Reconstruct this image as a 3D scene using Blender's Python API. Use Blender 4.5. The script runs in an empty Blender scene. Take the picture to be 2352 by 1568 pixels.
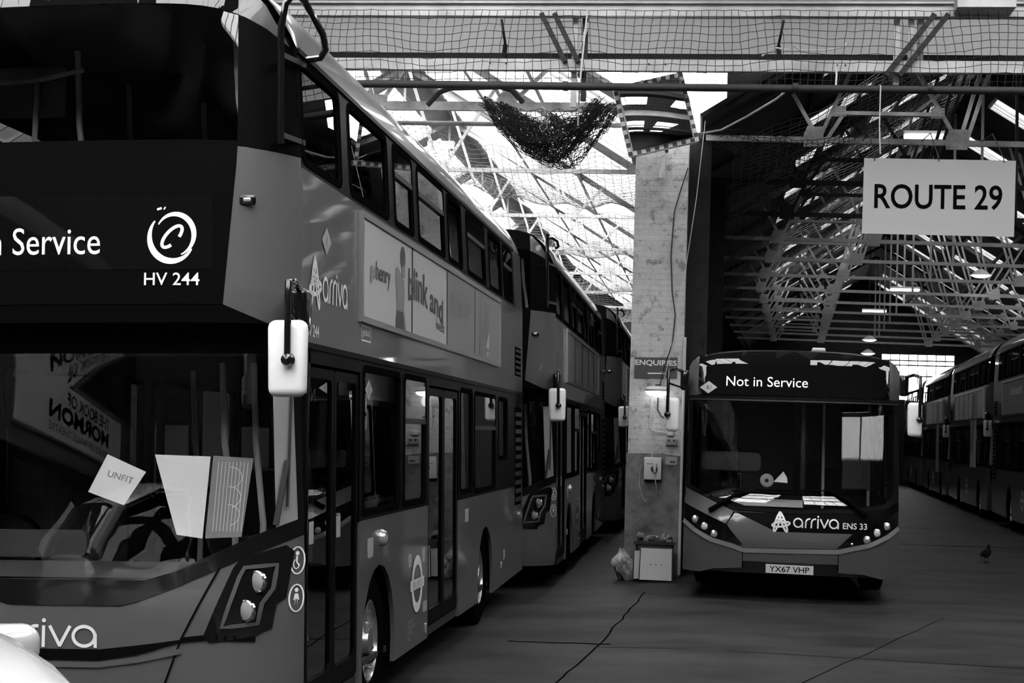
import bpy, bmesh, math, random
from mathutils import Vector, Matrix
random.seed(7)
SC = bpy.context.scene
COL = SC.collection
pi = math.pi

# ---------------------------------------------------------------- camera
CAM_YAW, CAM_PITCH, CAM_ROLL, CAM_H, FOCAL_PX = 0.118177, 0.054328, 0.032, 1.86, 3800.0
_r = Vector((math.cos(CAM_YAW), math.sin(CAM_YAW), 0))
_f0 = Vector((-math.sin(CAM_YAW), math.cos(CAM_YAW), 0))
_z = Vector((0, 0, 1))
_f = _f0 * math.cos(CAM_PITCH) + _z * math.sin(CAM_PITCH)
_u = _z * math.cos(CAM_PITCH) - _f0 * math.sin(CAM_PITCH)
_x = _r * math.cos(CAM_ROLL) + _u * math.sin(CAM_ROLL)
_y = _u * math.cos(CAM_ROLL) - _r * math.sin(CAM_ROLL)
cd = bpy.data.cameras.new('camera')
cam = bpy.data.objects.new('camera', cd)
COL.objects.link(cam)
cam.matrix_world = Matrix(((_x.x, _y.x, -_f.x, 0), (_x.y, _y.y, -_f.y, 0), (_x.z, _y.z, -_f.z, CAM_H), (0, 0, 0, 1)))
cd.sensor_width = 36.0
cd.lens = FOCAL_PX / 2352 * 36.0
cd.clip_start = 0.1
cd.clip_end = 500
SC.camera = cam

# ---------------------------------------------------------------- sky, exposure
w = bpy.data.worlds.new('overcast_sky')
SC.world = w
w.use_nodes = True
bg = w.node_tree.nodes['Background']
bg.inputs[0].default_value = (1, 1, 1, 1)
bg.inputs[1].default_value = 9.0
SC.view_settings.view_transform = 'Standard'
SC.view_settings.look = 'None'
SC.view_settings.gamma = 1.0
SC.view_settings.use_curve_mapping = False
SC.view_settings.exposure = 0.8
SC.cycles.use_denoising = True
SC.cycles.max_bounces = 10
SC.cycles.diffuse_bounces = 4
SC.cycles.glossy_bounces = 5
SC.cycles.transparent_max_bounces = 24
SC.cycles.caustics_reflective = False
SC.cycles.caustics_refractive = False
SC.cycles.sample_clamp_indirect = 6.0

# ---------------------------------------------------------------- materials
MATS = {}
def mat(name, v, rough=0.5, metal=0.0, coat=0.0, spec=0.5, noise=None, bump=None, emit=0.0, v2=None, stretch=(1, 1, 1), brick=False):
    m = bpy.data.materials.new(name); m.use_nodes = True
    nt = m.node_tree; b = nt.nodes['Principled BSDF']
    b.inputs['Base Color'].default_value = (v, v, v, 1)
    b.inputs['Roughness'].default_value = rough
    b.inputs['Metallic'].default_value = metal
    b.inputs['Coat Weight'].default_value = coat
    b.inputs['Coat Roughness'].default_value = 0.04
    b.inputs['Specular IOR Level'].default_value = spec
    if emit:
        b.inputs['Emission Color'].default_value = (1, 1, 1, 1)
        b.inputs['Emission Strength'].default_value = emit
    if noise or bump:
        tc = nt.nodes.new('ShaderNodeTexCoord')
        mp = nt.nodes.new('ShaderNodeMapping'); mp.inputs['Scale'].default_value = stretch
        nt.links.new(tc.outputs['Object'], mp.inputs[0])
    if noise:
        n = nt.nodes.new('ShaderNodeTexNoise'); n.inputs['Scale'].default_value = noise
        n.inputs['Detail'].default_value = 6; n.inputs['Roughness'].default_value = 0.65
        nt.links.new(mp.outputs[0], n.inputs['Vector'])
        cr = nt.nodes.new('ShaderNodeValToRGB')
        lo = v2 if v2 is not None else v * 0.5
        cr.color_ramp.elements[0].position = 0.32; cr.color_ramp.elements[0].color = (lo, lo, lo, 1)
        cr.color_ramp.elements[1].position = 0.62; cr.color_ramp.elements[1].color = (v, v, v, 1)
        nt.links.new(n.outputs['Fac'], cr.inputs[0]); nt.links.new(cr.outputs[0], b.inputs['Base Color'])
    if bump:
        n2 = nt.nodes.new('ShaderNodeTexNoise'); n2.inputs['Scale'].default_value = bump[0]; n2.inputs['Detail'].default_value = 5
        nt.links.new(mp.outputs[0], n2.inputs['Vector'])
        bp = nt.nodes.new('ShaderNodeBump'); bp.inputs['Strength'].default_value = bump[1]; bp.inputs['Distance'].default_value = 0.02
        nt.links.new(n2.outputs['Fac'], bp.inputs['Height']); nt.links.new(bp.outputs[0], b.inputs['Normal'])
    if brick:
        mp2 = nt.nodes.new('ShaderNodeMapping'); mp2.inputs['Rotation'].default_value = (pi / 2, 0, 0)
        nt.links.new(tc.outputs['Object'], mp2.inputs[0])
        bk = nt.nodes.new('ShaderNodeTexBrick'); bk.inputs['Scale'].default_value = 1.0
        bk.inputs['Brick Width'].default_value = 0.225; bk.inputs['Row Height'].default_value = 0.075; bk.inputs['Mortar Size'].default_value = 0.007
        bk.inputs['Color1'].default_value = (1, 1, 1, 1); bk.inputs['Color2'].default_value = (0.93, 0.93, 0.93, 1); bk.inputs['Mortar'].default_value = (0.86, 0.86, 0.86, 1)
        nt.links.new(mp2.outputs[0], bk.inputs['Vector'])
        n3 = nt.nodes.new('ShaderNodeTexNoise'); n3.inputs['Scale'].default_value = 7.0; n3.inputs['Detail'].default_value = 8; n3.inputs['Roughness'].default_value = 0.7
        nt.links.new(mp.outputs[0], n3.inputs['Vector'])
        c3 = nt.nodes.new('ShaderNodeValToRGB'); c3.color_ramp.elements[0].position = 0.36; c3.color_ramp.elements[0].color = (0.12, 0.12, 0.12, 1)
        c3.color_ramp.elements[1].position = 0.47; c3.color_ramp.elements[1].color = (1, 1, 1, 1)
        nt.links.new(n3.outputs['Fac'], c3.inputs[0])
        m1 = nt.nodes.new('ShaderNodeMix'); m1.data_type = 'RGBA'; m1.blend_type = 'MULTIPLY'; m1.inputs[0].default_value = 1.0
        nt.links.new(cr.outputs[0], m1.inputs[6]); nt.links.new(bk.outputs['Color'], m1.inputs[7])
        m2 = nt.nodes.new('ShaderNodeMix'); m2.data_type = 'RGBA'; m2.blend_type = 'MULTIPLY'; m2.inputs[0].default_value = 0.6
        nt.links.new(m1.outputs[2], m2.inputs[6]); nt.links.new(c3.outputs[0], m2.inputs[7]); nt.links.new(m2.outputs[2], b.inputs['Base Color'])
        ad = nt.nodes.new('ShaderNodeMath'); ad.operation = 'MULTIPLY_ADD'; ad.inputs[1].default_value = 1.0
        nt.links.new(bk.outputs['Fac'], ad.inputs[0]); ad.inputs[1].default_value = -0.6; nt.links.new(n2.outputs['Fac'], ad.inputs[2]); nt.links.new(ad.outputs[0], bp.inputs['Height'])
    MATS[name] = m
    return m

def glass(name, tint, refl=1.0, haze=0.0, rough=0.0, ior=1.52):
    m = bpy.data.materials.new(name); m.use_nodes = True
    nt = m.node_tree; nt.nodes.remove(nt.nodes['Principled BSDF'])
    out = nt.nodes['Material Output']
    tr = nt.nodes.new('ShaderNodeBsdfTransparent'); tr.inputs[0].default_value = (tint, tint, tint, 1)
    gl = nt.nodes.new('ShaderNodeBsdfGlossy'); gl.inputs['Color'].default_value = (refl, refl, refl, 1); gl.inputs['Roughness'].default_value = rough
    fr = nt.nodes.new('ShaderNodeFresnel'); fr.inputs[0].default_value = ior
    mx = nt.nodes.new('ShaderNodeMixShader')
    ge = nt.nodes.new('ShaderNodeNewGeometry'); iv = nt.nodes.new('ShaderNodeMath'); iv.operation = 'SUBTRACT'; iv.inputs[0].default_value = 1.0
    nt.links.new(ge.outputs['Backfacing'], iv.inputs[1])
    mu = nt.nodes.new('ShaderNodeMath'); mu.operation = 'MULTIPLY'; nt.links.new(fr.outputs[0], mu.inputs[0]); nt.links.new(iv.outputs[0], mu.inputs[1])
    nt.links.new(mu.outputs[0], mx.inputs[0]); nt.links.new(tr.outputs[0], mx.inputs[1]); nt.links.new(gl.outputs[0], mx.inputs[2])
    last = mx
    if haze:
        df = nt.nodes.new('ShaderNodeBsdfDiffuse'); df.inputs[0].default_value = (0.5, 0.5, 0.5, 1)
        tl = nt.nodes.new('ShaderNodeBsdfTranslucent'); tl.inputs[0].default_value = (0.7, 0.7, 0.7, 1)
        ad = nt.nodes.new('ShaderNodeMixShader'); ad.inputs[0].default_value = 0.6
        nt.links.new(df.outputs[0], ad.inputs[1]); nt.links.new(tl.outputs[0], ad.inputs[2])
        m2 = nt.nodes.new('ShaderNodeMixShader'); m2.inputs[0].default_value = haze
        nt.links.new(mx.outputs[0], m2.inputs[1]); nt.links.new(ad.outputs[0], m2.inputs[2]); last = m2
    nt.links.new(last.outputs[0], out.inputs[0])
    MATS[name] = m
    return m

PAINT = mat('bus_paint', 0.085, 0.32, coat=0.6)
PAINT_SIDE = mat('bus_side_paint', 0.085, 0.3, coat=0.6, bump=(0.9, 0.05))
PAINT2 = mat('single_decker_paint', 0.085, 0.3, coat=0.7)
BLACK = mat('black_gloss', 0.006, 0.12, coat=0.5)
BGLASS = mat('black_glass', 0.004, 0.02, spec=0.6)
RUBBER = mat('rubber', 0.004, 0.8, spec=0.0)
BAND = mat('window_band_black', 0.0025, 0.4, spec=0.03)
DARK = mat('dark_plastic', 0.02, 0.5)
INTERIOR = mat('interior_panel', 0.06, 0.6)
INT_DARK = mat('interior_dark', 0.02, 0.7)
SEAT = mat('seat_moquette', 0.03, 0.9)
PALE = mat('pale_plastic', 0.55, 0.4)
POLE = mat('grab_pole', 0.75, 0.3)
WHITE = mat('mirror_white', 0.8, 0.35)
VINYL = mat('white_vinyl', 0.75, 0.45)
GREYV = mat('grey_vinyl', 0.34, 0.45)
LED = mat('led_text', 0.75, 0.5, emit=0.28)
ALU = mat('aluminium', 0.55, 0.3, metal=0.9)
CHROME = mat('chrome', 0.7, 0.12, metal=1.0)
LENS = mat('lamp_lens', 0.45, 0.2, metal=0.5)
AD_LIGHT = mat('advert_pale', 0.48, 0.5)
AD_MID = mat('advert_mid', 0.24, 0.5)
AD_GREY = mat('advert_grey', 0.20, 0.5)
AD_DARK = mat('advert_ink', 0.07, 0.5)
PAPER = mat('paper', 0.9, 0.6)
INK = mat('ink', 0.004, 0.8, spec=0.0)
PLATE = mat('number_plate', 0.7, 0.4)
GLASS = glass('window_glass', 0.55, ior=1.7)
WSGLASS = glass('windscreen_glass', 0.86, ior=1.75)
DIMGLASS = glass('dim_roof_glass', 0.5, haze=0.08)  # tint darkened to dim the daylight entering the right bay
ROOFGLASS = glass('roof_glass', 0.9, haze=0.12)
BAYGLASS = glass('bay_roof_glass', 0.7, haze=0.15)
CONCRETE = mat('floor_concrete', 0.034, 0.6, noise=1.1, v2=0.007, bump=(14, 0.12), stretch=(0.55, 1.0, 1), spec=0.12)
WHITEWASH = mat('whitewashed_brick', 0.56, 0.85, noise=1.6, v2=0.40, bump=(9, 0.6), brick=True)
PILLOW = mat('pillar_dado', 0.19, 0.7, noise=4.0, v2=0.06, bump=(12, 0.4))
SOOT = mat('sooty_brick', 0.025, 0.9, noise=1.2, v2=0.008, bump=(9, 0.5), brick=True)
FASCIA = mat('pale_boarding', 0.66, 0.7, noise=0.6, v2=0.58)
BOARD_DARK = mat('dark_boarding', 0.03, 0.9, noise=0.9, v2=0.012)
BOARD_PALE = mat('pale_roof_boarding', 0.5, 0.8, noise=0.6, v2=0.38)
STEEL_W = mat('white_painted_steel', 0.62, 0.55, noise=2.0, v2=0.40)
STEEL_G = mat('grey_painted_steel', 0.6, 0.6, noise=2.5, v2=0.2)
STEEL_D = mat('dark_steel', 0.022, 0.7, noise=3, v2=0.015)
NET_D = mat('dark_netting', 0.03, 0.9)
NET_L = mat('pale_netting', 0.26, 0.9)
ROPE = mat('pale_rope', 0.55, 0.9)
SIGN = mat('sign_board', 0.44, 0.5)
BINM = mat('black_bin', 0.012, 0.45)
RUBBISH = mat('rubbish', 0.30, 0.6, noise=9, v2=0.03)
FEATHER = mat('feathers', 0.012, 0.8)
MIRROR = mat('mirror_face', 0.85, 0.02, metal=1.0)
LAMP_ON = mat('lamp_diffuser_lit', 0.9, 0.4, emit=2.2)
CAR = mat('car_paint', 0.42, 0.25, coat=0.6)
CGLASS = mat('car_glass', 0.01, 0.03, spec=0.6)

# ---------------------------------------------------------------- mesh helpers
class MB:
    def __init__(s): s.v = []; s.f = []
    def add(s, vs, fs):
        n = len(s.v); s.v += [tuple(p) for p in vs]; s.f += [tuple(i + n for i in f) for f in fs]; return s
    def box(s, a, b):
        (x0, y0, z0), (x1, y1, z1) = a, b
        return s.add([(x0, y0, z0), (x1, y0, z0), (x1, y1, z0), (x0, y1, z0), (x0, y0, z1), (x1, y0, z1), (x1, y1, z1), (x0, y1, z1)],
                     [(0, 3, 2, 1), (4, 5, 6, 7), (0, 1, 5, 4), (1, 2, 6, 5), (2, 3, 7, 6), (3, 0, 4, 7)])
    def rbox(s, c, size, r=0.02, seg=3, rot=None, taper=None):
        bm = bmesh.new(); bmesh.ops.create_cube(bm, size=1.0)
        for v in bm.verts: v.co = Vector((v.co.x * size[0], v.co.y * size[1], v.co.z * size[2]))
        if taper:
            for v in bm.verts:
                k = taper(v.co); v.co = Vector((v.co.x * k[0], v.co.y * k[1], v.co.z))
        bmesh.ops.bevel(bm, geom=bm.edges[:], offset=r, segments=seg, affect='EDGES', profile=0.5)
        M = (rot.to_4x4() if rot else Matrix.Identity(4)); M = Matrix.Translation(c) @ M
        bm.verts.index_update()
        s.add([M @ v.co for v in bm.verts], [[v.index for v in f.verts] for f in bm.faces]); bm.free(); return s
    def bar(s, p, q, w, h, up=(0, 0, 1)):
        p, q = Vector(p), Vector(q); d = (q - p).normalized(); up = Vector(up)
        if abs(d.dot(up)) > 0.99: up = Vector((0, 1, 0))
        a = d.cross(up).normalized(); b = a.cross(d).normalized(); a *= w / 2; b *= h / 2
        return s.add([p - a - b, p + a - b, p + a + b, p - a + b, q - a - b, q + a - b, q + a + b, q - a + b],
                     [(0, 1, 2, 3), (7, 6, 5, 4), (0, 4, 5, 1), (1, 5, 6, 2), (2, 6, 7, 3), (3, 7, 4, 0)])
    def tube(s, pts, r, n=8, closed=False):
        pts = [Vector(p) for p in pts]; m = len(pts); rs = r if isinstance(r, (list, tuple)) else [r] * m
        vs = []; prev = None
        for i, p in enumerate(pts):
            if closed: t = pts[(i + 1) % m] - pts[i - 1]
            else: t = pts[min(i + 1, m - 1)] - pts[max(i - 1, 0)]
            if t.length < 1e-9: t = Vector((0, 0, 1))
            t.normalize()
            if prev is None:
                a = t.cross(Vector((0, 0, 1)) if abs(t.z) < 0.9 else Vector((1, 0, 0))).normalized()
            else:
                a = prev - t * prev.dot(t)
                a = a.normalized() if a.length > 1e-6 else t.orthogonal().normalized()
            prev = a; b = t.cross(a)
            for k in range(n):
                an = 2 * pi * k / n; vs.append(p + (a * math.cos(an) + b * math.sin(an)) * rs[i])
        fs = []
        for i in range(m if closed else m - 1):
            j = (i + 1) % m
            for k in range(n): fs.append((i * n + k, i * n + (k + 1) % n, j * n + (k + 1) % n, j * n + k))
        if not closed: fs += [tuple(range(n))[::-1], tuple((m - 1) * n + k for k in range(n))]
        return s.add(vs, fs)
    def lathe(s, prof, M=None, n=24, cap=True):
        """prof: list of (radius, height) about local z"""
        M = M or Matrix.Identity(4); vs = []
        for r, z in prof:
            for k in range(n): vs.append(M @ Vector((r * math.cos(2 * pi * k / n), r * math.sin(2 * pi * k / n), z)))
        fs = []; m = len(prof)
        for i in range(m - 1):
            for k in range(n): fs.append((i * n + k, i * n + (k + 1) % n, (i + 1) * n + (k + 1) % n, (i + 1) * n + k))
        if cap: fs += [tuple(range(n))[::-1], tuple((m - 1) * n + k for k in range(n))]
        return s.add(vs, fs)
    def grid(s, rows):
        m, n = len(rows), len(rows[0]); vs = [p for r in rows for p in r]
        return s.add(vs, [(i * n + j, i * n + j + 1, (i + 1) * n + j + 1, (i + 1) * n + j) for i in range(m - 1) for j in range(n - 1)])
    def sheet(s, outer, fn, th=0.02, holes=(), step=None, off=0.0):
        """flat outline with holes draped over the surface fn(u, v, offset), th thick inwards"""
        bm = bmesh.new(); edges = []
        for loop in [outer] + list(holes):
            vs = [bm.verts.new((p[0], p[1], 0)) for p in loop]
            edges += [bm.edges.new((vs[i], vs[(i + 1) % len(vs)])) for i in range(len(vs))]
        bmesh.ops.triangle_fill(bm, use_beauty=True, use_dissolve=False, edges=edges)
        if step:
            us = [p[0] for p in outer]; vv = [p[1] for p in outer]
            for ax, (lo, hi), st in ((0, (min(us), max(us)), step[0]), (1, (min(vv), max(vv)), step[1])):
                if not st: continue
                k = math.ceil(lo / st + 1e-6)
                while k * st < hi - 1e-6:
                    co = Vector((k * st, 0, 0)) if ax == 0 else Vector((0, k * st, 0))
                    no = Vector((1, 0, 0)) if ax == 0 else Vector((0, 1, 0))
                    bmesh.ops.bisect_plane(bm, geom=bm.verts[:] + bm.edges[:] + bm.faces[:], plane_co=co, plane_no=no)
                    k += 1
        bm.verts.index_update(); nv = len(bm.verts)
        fr = [fn(v.co.x, v.co.y, off) for v in bm.verts]; bk = [fn(v.co.x, v.co.y, off - th) for v in bm.verts]
        faces = []
        for f in bm.faces:
            ix = [v.index for v in f.verts]; faces.append(ix); faces.append([i + nv for i in reversed(ix)])
        for e in bm.edges:
            if len(e.link_faces) == 1:
                a, b = e.verts[0].index, e.verts[1].index; faces.append([a, b, b + nv, a + nv])
        bm.free(); return s.add(fr + bk, faces)
    def ribbon(s, pts, w, fn, off=0.002, closed=False):
        """flat stroke of width w along 2D points, laid on surface fn"""
        ws = list(w) if isinstance(w, (list, tuple)) else [w] * len(pts)
        P0 = list(pts); P2, W2_ = [], []
        for i in range(len(P0) if closed else len(P0) - 1):
            a, b = P0[i], P0[(i + 1) % len(P0)]; wa, wb2 = ws[i], ws[(i + 1) % len(P0)]
            k = max(1, math.ceil(math.hypot(b[0] - a[0], b[1] - a[1]) / 0.06))
            if k > 20: k = 1
            for q in range(k): P2.append((a[0] + (b[0] - a[0]) * q / k, a[1] + (b[1] - a[1]) * q / k)); W2_.append(wa + (wb2 - wa) * q / k)
        if not closed: P2.append(P0[-1]); W2_.append(ws[-1])
        pts, ws = P2, W2_
        m = len(pts); L = []; R = []
        for i in range(m):
            if closed: a, b = pts[i - 1], pts[(i + 1) % m]
            else: a, b = pts[max(i - 1, 0)], pts[min(i + 1, m - 1)]
            dx, dy = b[0] - a[0], b[1] - a[1]; l = math.hypot(dx, dy) or 1
            nx, ny = -dy / l * ws[i] / 2, dx / l * ws[i] / 2
            L.append((pts[i][0] + nx, pts[i][1] + ny)); R.append((pts[i][0] - nx, pts[i][1] - ny))
        vs = [fn(p[0], p[1], off) for p in L] + [fn(p[0], p[1], off) for p in R]
        return s.add(vs, [(i, (i + 1) % m, m + (i + 1) % m, m + i) for i in range(m if closed else m - 1)])
    def poly(s, pts, fn, off=0.002):
        return s.add([fn(p[0], p[1], off) for p in pts], [tuple(range(len(pts)))])
    def disc(s, c, r, fn, off=0.002, ry=None, n=28):
        return s.poly([(c[0] + r * math.cos(2 * pi * k / n), c[1] + (ry or r) * math.sin(2 * pi * k / n)) for k in range(n)], fn, off)
    def build(s, name, m, parent=None, smooth=35, recalc=True):
        me = bpy.data.meshes.new(name); me.from_pydata([tuple(v) for v in s.v], [], [list(f) for f in s.f])
        if recalc:
            bm = bmesh.new(); bm.from_mesh(me); bmesh.ops.recalc_face_normals(bm, faces=bm.faces[:]); bm.to_mesh(me); bm.free()
        me.materials.append(m)
        if smooth:
            me.shade_smooth(); me.set_sharp_from_angle(angle=math.radians(smooth))
        o = bpy.data.objects.new(name, me); COL.objects.link(o)
        if parent: o.parent = parent
        return o

def ell(c, rx, ry, a0=0, a1=2 * pi, n=28, rot=0.0):
    cr, sr = math.cos(rot), math.sin(rot); out = []
    for k in range(n + 1):
        t = a0 + (a1 - a0) * k / n; x, y = rx * math.cos(t), ry * math.sin(t)
        out.append((c[0] + x * cr - y * sr, c[1] + x * sr + y * cr))
    return out

def rrect(x0, y0, x1, y1, r=0.06, n=4):
    out = []
    for cx, cy, a in ((x1 - r, y0 + r, -pi / 2), (x1 - r, y1 - r, 0), (x0 + r, y1 - r, pi / 2), (x0 + r, y0 + r, pi)):
        out += [(cx + r * math.cos(a + pi / 2 * k / n), cy + r * math.sin(a + pi / 2 * k / n)) for k in range(n + 1)]
    return out

def lerp(tab, x):
    if x <= tab[0][0]: return tab[0][1]
    for (a, p), (b, q) in zip(tab, tab[1:]):
        if x <= b: return p + (q - p) * (x - a) / (b - a)
    return tab[-1][1]

def tag(o, label, cat, group=None, kind=None):
    o['label'] = label; o['category'] = cat
    if group: o['group'] = group
    if kind: o['kind'] = kind
    return o
def thing(name, label, cat, M=None, group=None):
    o = bpy.data.objects.new(name, None); COL.objects.link(o)
    o.empty_display_size = 0.3
    if M is not None: o.matrix_world = M if isinstance(M, Matrix) else Matrix.Translation(M)
    return tag(o, label, cat, group)
def struct(o, label=None):
    o['kind'] = 'structure'
    if label: o['label'] = label; o['category'] = 'structure'
    return o
def kids(o): return [c for c in bpy.data.objects if c.parent == o]
def copy_tree(o, parent=None, skip=(), _map=None):
    if _map is None:
        _map = {}
        for c in COL.objects:
            if c.parent: _map.setdefault(c.parent.name, []).append(c)
    c = o.copy(); COL.objects.link(c)
    if parent: c.parent = parent
    for ch in _map.get(o.name, []):
        if ch.name.split('.')[0] in skip: continue
        copy_tree(ch, c, skip, _map)
    return c

def text(name, s, box, fn, m, parent=None, bold=0.0, off=0.003, arc=None, flip=False):
    """lettering fitted to box (u0, v0, u1, v1) on surface fn"""
    cu = bpy.data.curves.new('t', 'FONT'); cu.body = s; cu.size = 1.0; cu.offset = bold; cu.resolution_u = 4
    to = bpy.data.objects.new('t', cu); COL.objects.link(to)
    dg = bpy.context.evaluated_depsgraph_get(); me = bpy.data.meshes.new_from_object(to.evaluated_get(dg))
    vs = [v.co.copy() for v in me.vertices]; fs = [tuple(p.vertices) for p in me.polygons]
    bpy.data.objects.remove(to); bpy.data.curves.remove(cu); bpy.data.meshes.remove(me)
    x0 = min(v.x for v in vs); x1 = max(v.x for v in vs); y0 = min(v.y for v in vs); y1 = max(v.y for v in vs)
    mb = MB(); out = []
    for v in vs:
        a = (v.x - x0) / (x1 - x0); b = (v.y - y0) / (y1 - y0)
        u = box[0] + (box[2] - box[0]) * a; vv = box[1] + (box[3] - box[1]) * b
        if arc: vv += arc(a)
        out.append(fn(u, vv, off))
    mb.add(out, fs); return mb.build(name, m, parent, smooth=0, recalc=False)

# strokes of the operator's wordmark and star, unit x-height
def wordmark(mb, u0, v0, sx, sz, fn, off=0.003, wd=0.15):
    def P(l): return [(u0 + a * sx, v0 + b * sz) for a, b in l]
    W = wd * min(abs(sx), sz)
    def a_(x): mb.ribbon(P(ell((x + 0.47, 0.5), 0.40, 0.43)), W, fn, off); mb.ribbon(P([(x + 0.88, 0.62), (x + 0.88, 0.0)]), W, fn, off)
    def r_(x): mb.ribbon(P([(x + 0.06, 0.0), (x + 0.08, 0.5)] + ell((x + 0.42, 0.52), 0.34, 0.41, pi, pi * 0.42, 8)), W, fn, off)
    a_(0); r_(1.12); r_(1.66)
    mb.ribbon(P([(2.34, 0), (2.36, 0.95)]), W, fn, off); mb.disc(P([(2.37, 1.18)])[0], W * 0.62, fn, off)
    mb.ribbon(P([(2.58, 0.95), (2.96, 0.05)]), W, fn, off); mb.ribbon(P([(2.94, 0.05), (3.34, 0.95)]), W, fn, off)
    a_(3.38)
def star(mb, u0, v0, w_, h_, fn, off=0.003, wd=0.09):
    def P(l): return [(u0 + a * w_, v0 + b * h_) for a, b in l]
    W = wd * min(abs(w_), h_) * 1.1
    mb.ribbon(P(ell((0.30, 0.48), 0.52, 0.10, rot=math.radians(72))), W, fn, off)
    mb.ribbon(P(ell((0.62, 0.48), 0.54, 0.10, rot=math.radians(112))), W, fn, off)
    mb.ribbon(P(ell((0.50, 0.36), 0.48, 0.12, rot=math.radians(8))), W, fn, off)
    mb.ribbon(P([(0.12, 0.42), (0.62, 0.64)]), W, fn, off); mb.ribbon(P([(0.3, 0.66), (0.72, 0.4)]), W, fn, off)

def net(fn, nu, nv, r=0.004, sub=1, jit=0.0):
    """knotted netting as thin tubes: fn(a, b) for a, b in 0..1"""
    mb = MB(); rnd = random.Random(3)
    J = {}
    def pt(i, j):
        if (i, j) not in J:
            p = Vector(fn(i / nu, j / nv)); J[(i, j)] = p + Vector((rnd.uniform(-jit, jit), rnd.uniform(-jit, jit), rnd.uniform(-jit, jit)))
        return J[(i, j)]
    for i in range(nu + 1): mb.tube([pt(i, j) for j in range(nv + 1)], r, 3)
    for j in range(nv + 1): mb.tube([pt(i, j) for i in range(nu + 1)], r, 3)
    return mb
# ---------------------------------------------------------------- double-deck bus (x across, y back from the nose, z up)
DL = 11.2
Y0T = [(0.2, 0.10), (0.45, 0.05), (0.95, 0.03), (1.15, 0.05), (2.36, 0.11), (2.42, 0.09), (2.52, -0.08), (2.62, -0.10), (3.5, -0.095), (4.3, -0.075), (4.5, -0.03)]
def tum(z): return 1.26 - max(0, z - 3.4) * 0.05
def cc(x):
    t = min(abs(x) / 1.26, 1.0); return 0.08 * t * t + 0.30 * t ** 7
def DF(x, z, off=0.0): return (x * tum(z) / 1.26, lerp(Y0T, z) + cc(x) - off, z)
def DS(y, z, off=0.0): return (tum(z) + off, y, z)           # nearside
def DO(u, z, off=0.0): return (-tum(z) - off, -u, z)         # offside, u = -y
def DOy(y, z, off=0.0): return (-tum(z) - off, y, z)
UPW = [(0.31, 1.30, 0), (1.56, 2.83, 0), (3.07, 3.83, 1), (4.06, 5.35, 1), (5.57, 6.36, 0), (6.70, 7.94, 1), (8.25, 9.25, 0), (9.45, 10.25, 1)]
LOWN = [(1.98, 3.26, 1.38, 2.36, 0), (3.44, 4.38, 1.38, 2.36, 1), (6.22, 6.98, 1.38, 2.34, 0), (7.12, 8.68, 1.36, 2.33, 1), (8.92, 9.70, 1.66, 2.32, 0)]
LOWO = [(0.75, 1.70, 1.38, 2.36, 0), (1.95, 3.20, 1.38, 2.36, 1), (3.44, 4.70, 1.38, 2.36, 0), (4.95, 6.1, 1.38, 2.36, 1), (6.3, 7.4, 1.38, 2.36, 0), (7.6, 8.9, 1.38, 2.36, 1)]
def arch(yc, r, zb, n=12, zc=0.44):
    a0 = math.asin((zb - zc) / r)
    return [(yc + r * math.cos(a0 + (pi - 2 * a0) * k / n), zc + r * math.sin(a0 + (pi - 2 * a0) * k / n)) for k in range(n + 1)][::-1]
def mirx(p): return [(-x, z) for x, z in p][::-1]

def side_window(root, fn, y0, y1, z0, z1, vent, name='side_window'):
    lo = rrect(y0, z0, y1, z1, 0.07); fr = MB()
    fr.sheet(rrect(y0 - 0.015, z0 - 0.015, y1 + 0.015, z1 + 0.015, 0.08), fn, 0.05, [rrect(y0 + 0.03, z0 + 0.03, y1 - 0.03, z1 - 0.03, 0.05)], off=0.006)
    f = fr.build(name, RUBBER, root)
    MB().sheet(lo, fn, 0.006, off=-0.012).build('pane', GLASS, f)
    if vent:
        zt = z1 - (z1 - z0) * 0.33
        MB().sheet(rrect(y0 + 0.03, zt, y1 - 0.03, z1 - 0.03, 0.03), fn, 0.02, off=0.004).build('hopper_vent', BGLASS, f)
        MB().sheet([(y0 + 0.03, zt - 0.04), (y1 - 0.03, zt - 0.04), (y1 - 0.03, zt), (y0 + 0.03, zt)], fn, 0.02, off=0.008).build('vent_rail', DARK, f)
    return f

def wheel(root, x, y, side, r=0.48, near=True):
    M = Matrix.Translation((x, y, r)) @ Matrix.Rotation(side * pi / 2, 4, 'Y')
    t = MB().lathe([(0.26, -0.14), (0.40, -0.15), (0.465, -0.12), (r, -0.08), (r, 0.08), (0.465, 0.12), (0.40, 0.145), (0.29, 0.13), (0.28, 0.10)], M, 40, cap=False)
    t.lathe([(0.0, -0.13), (0.26, -0.14)], M, 40, cap=False)
    o = t.build('wheel', RUBBER, root)
    rm = MB().lathe([(0.285, 0.12), (0.27, 0.125), (0.25, 0.06), (0.20, 0.03), (0.185, 0.075), (0.10, 0.09), (0.09, 0.13), (0.0, 0.135)], M, 32, cap=False)
    nb = rm
    for k in range(10):
        a = 2 * pi * k / 10
        nb.lathe([(0.018, 0.06), (0.018, 0.105), (0.008, 0.11)], M @ Matrix.Translation((0.225 * math.cos(a), 0.225 * math.sin(a), 0)), 6)
    rm.build('rim', ALU, o)
    return o

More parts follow.
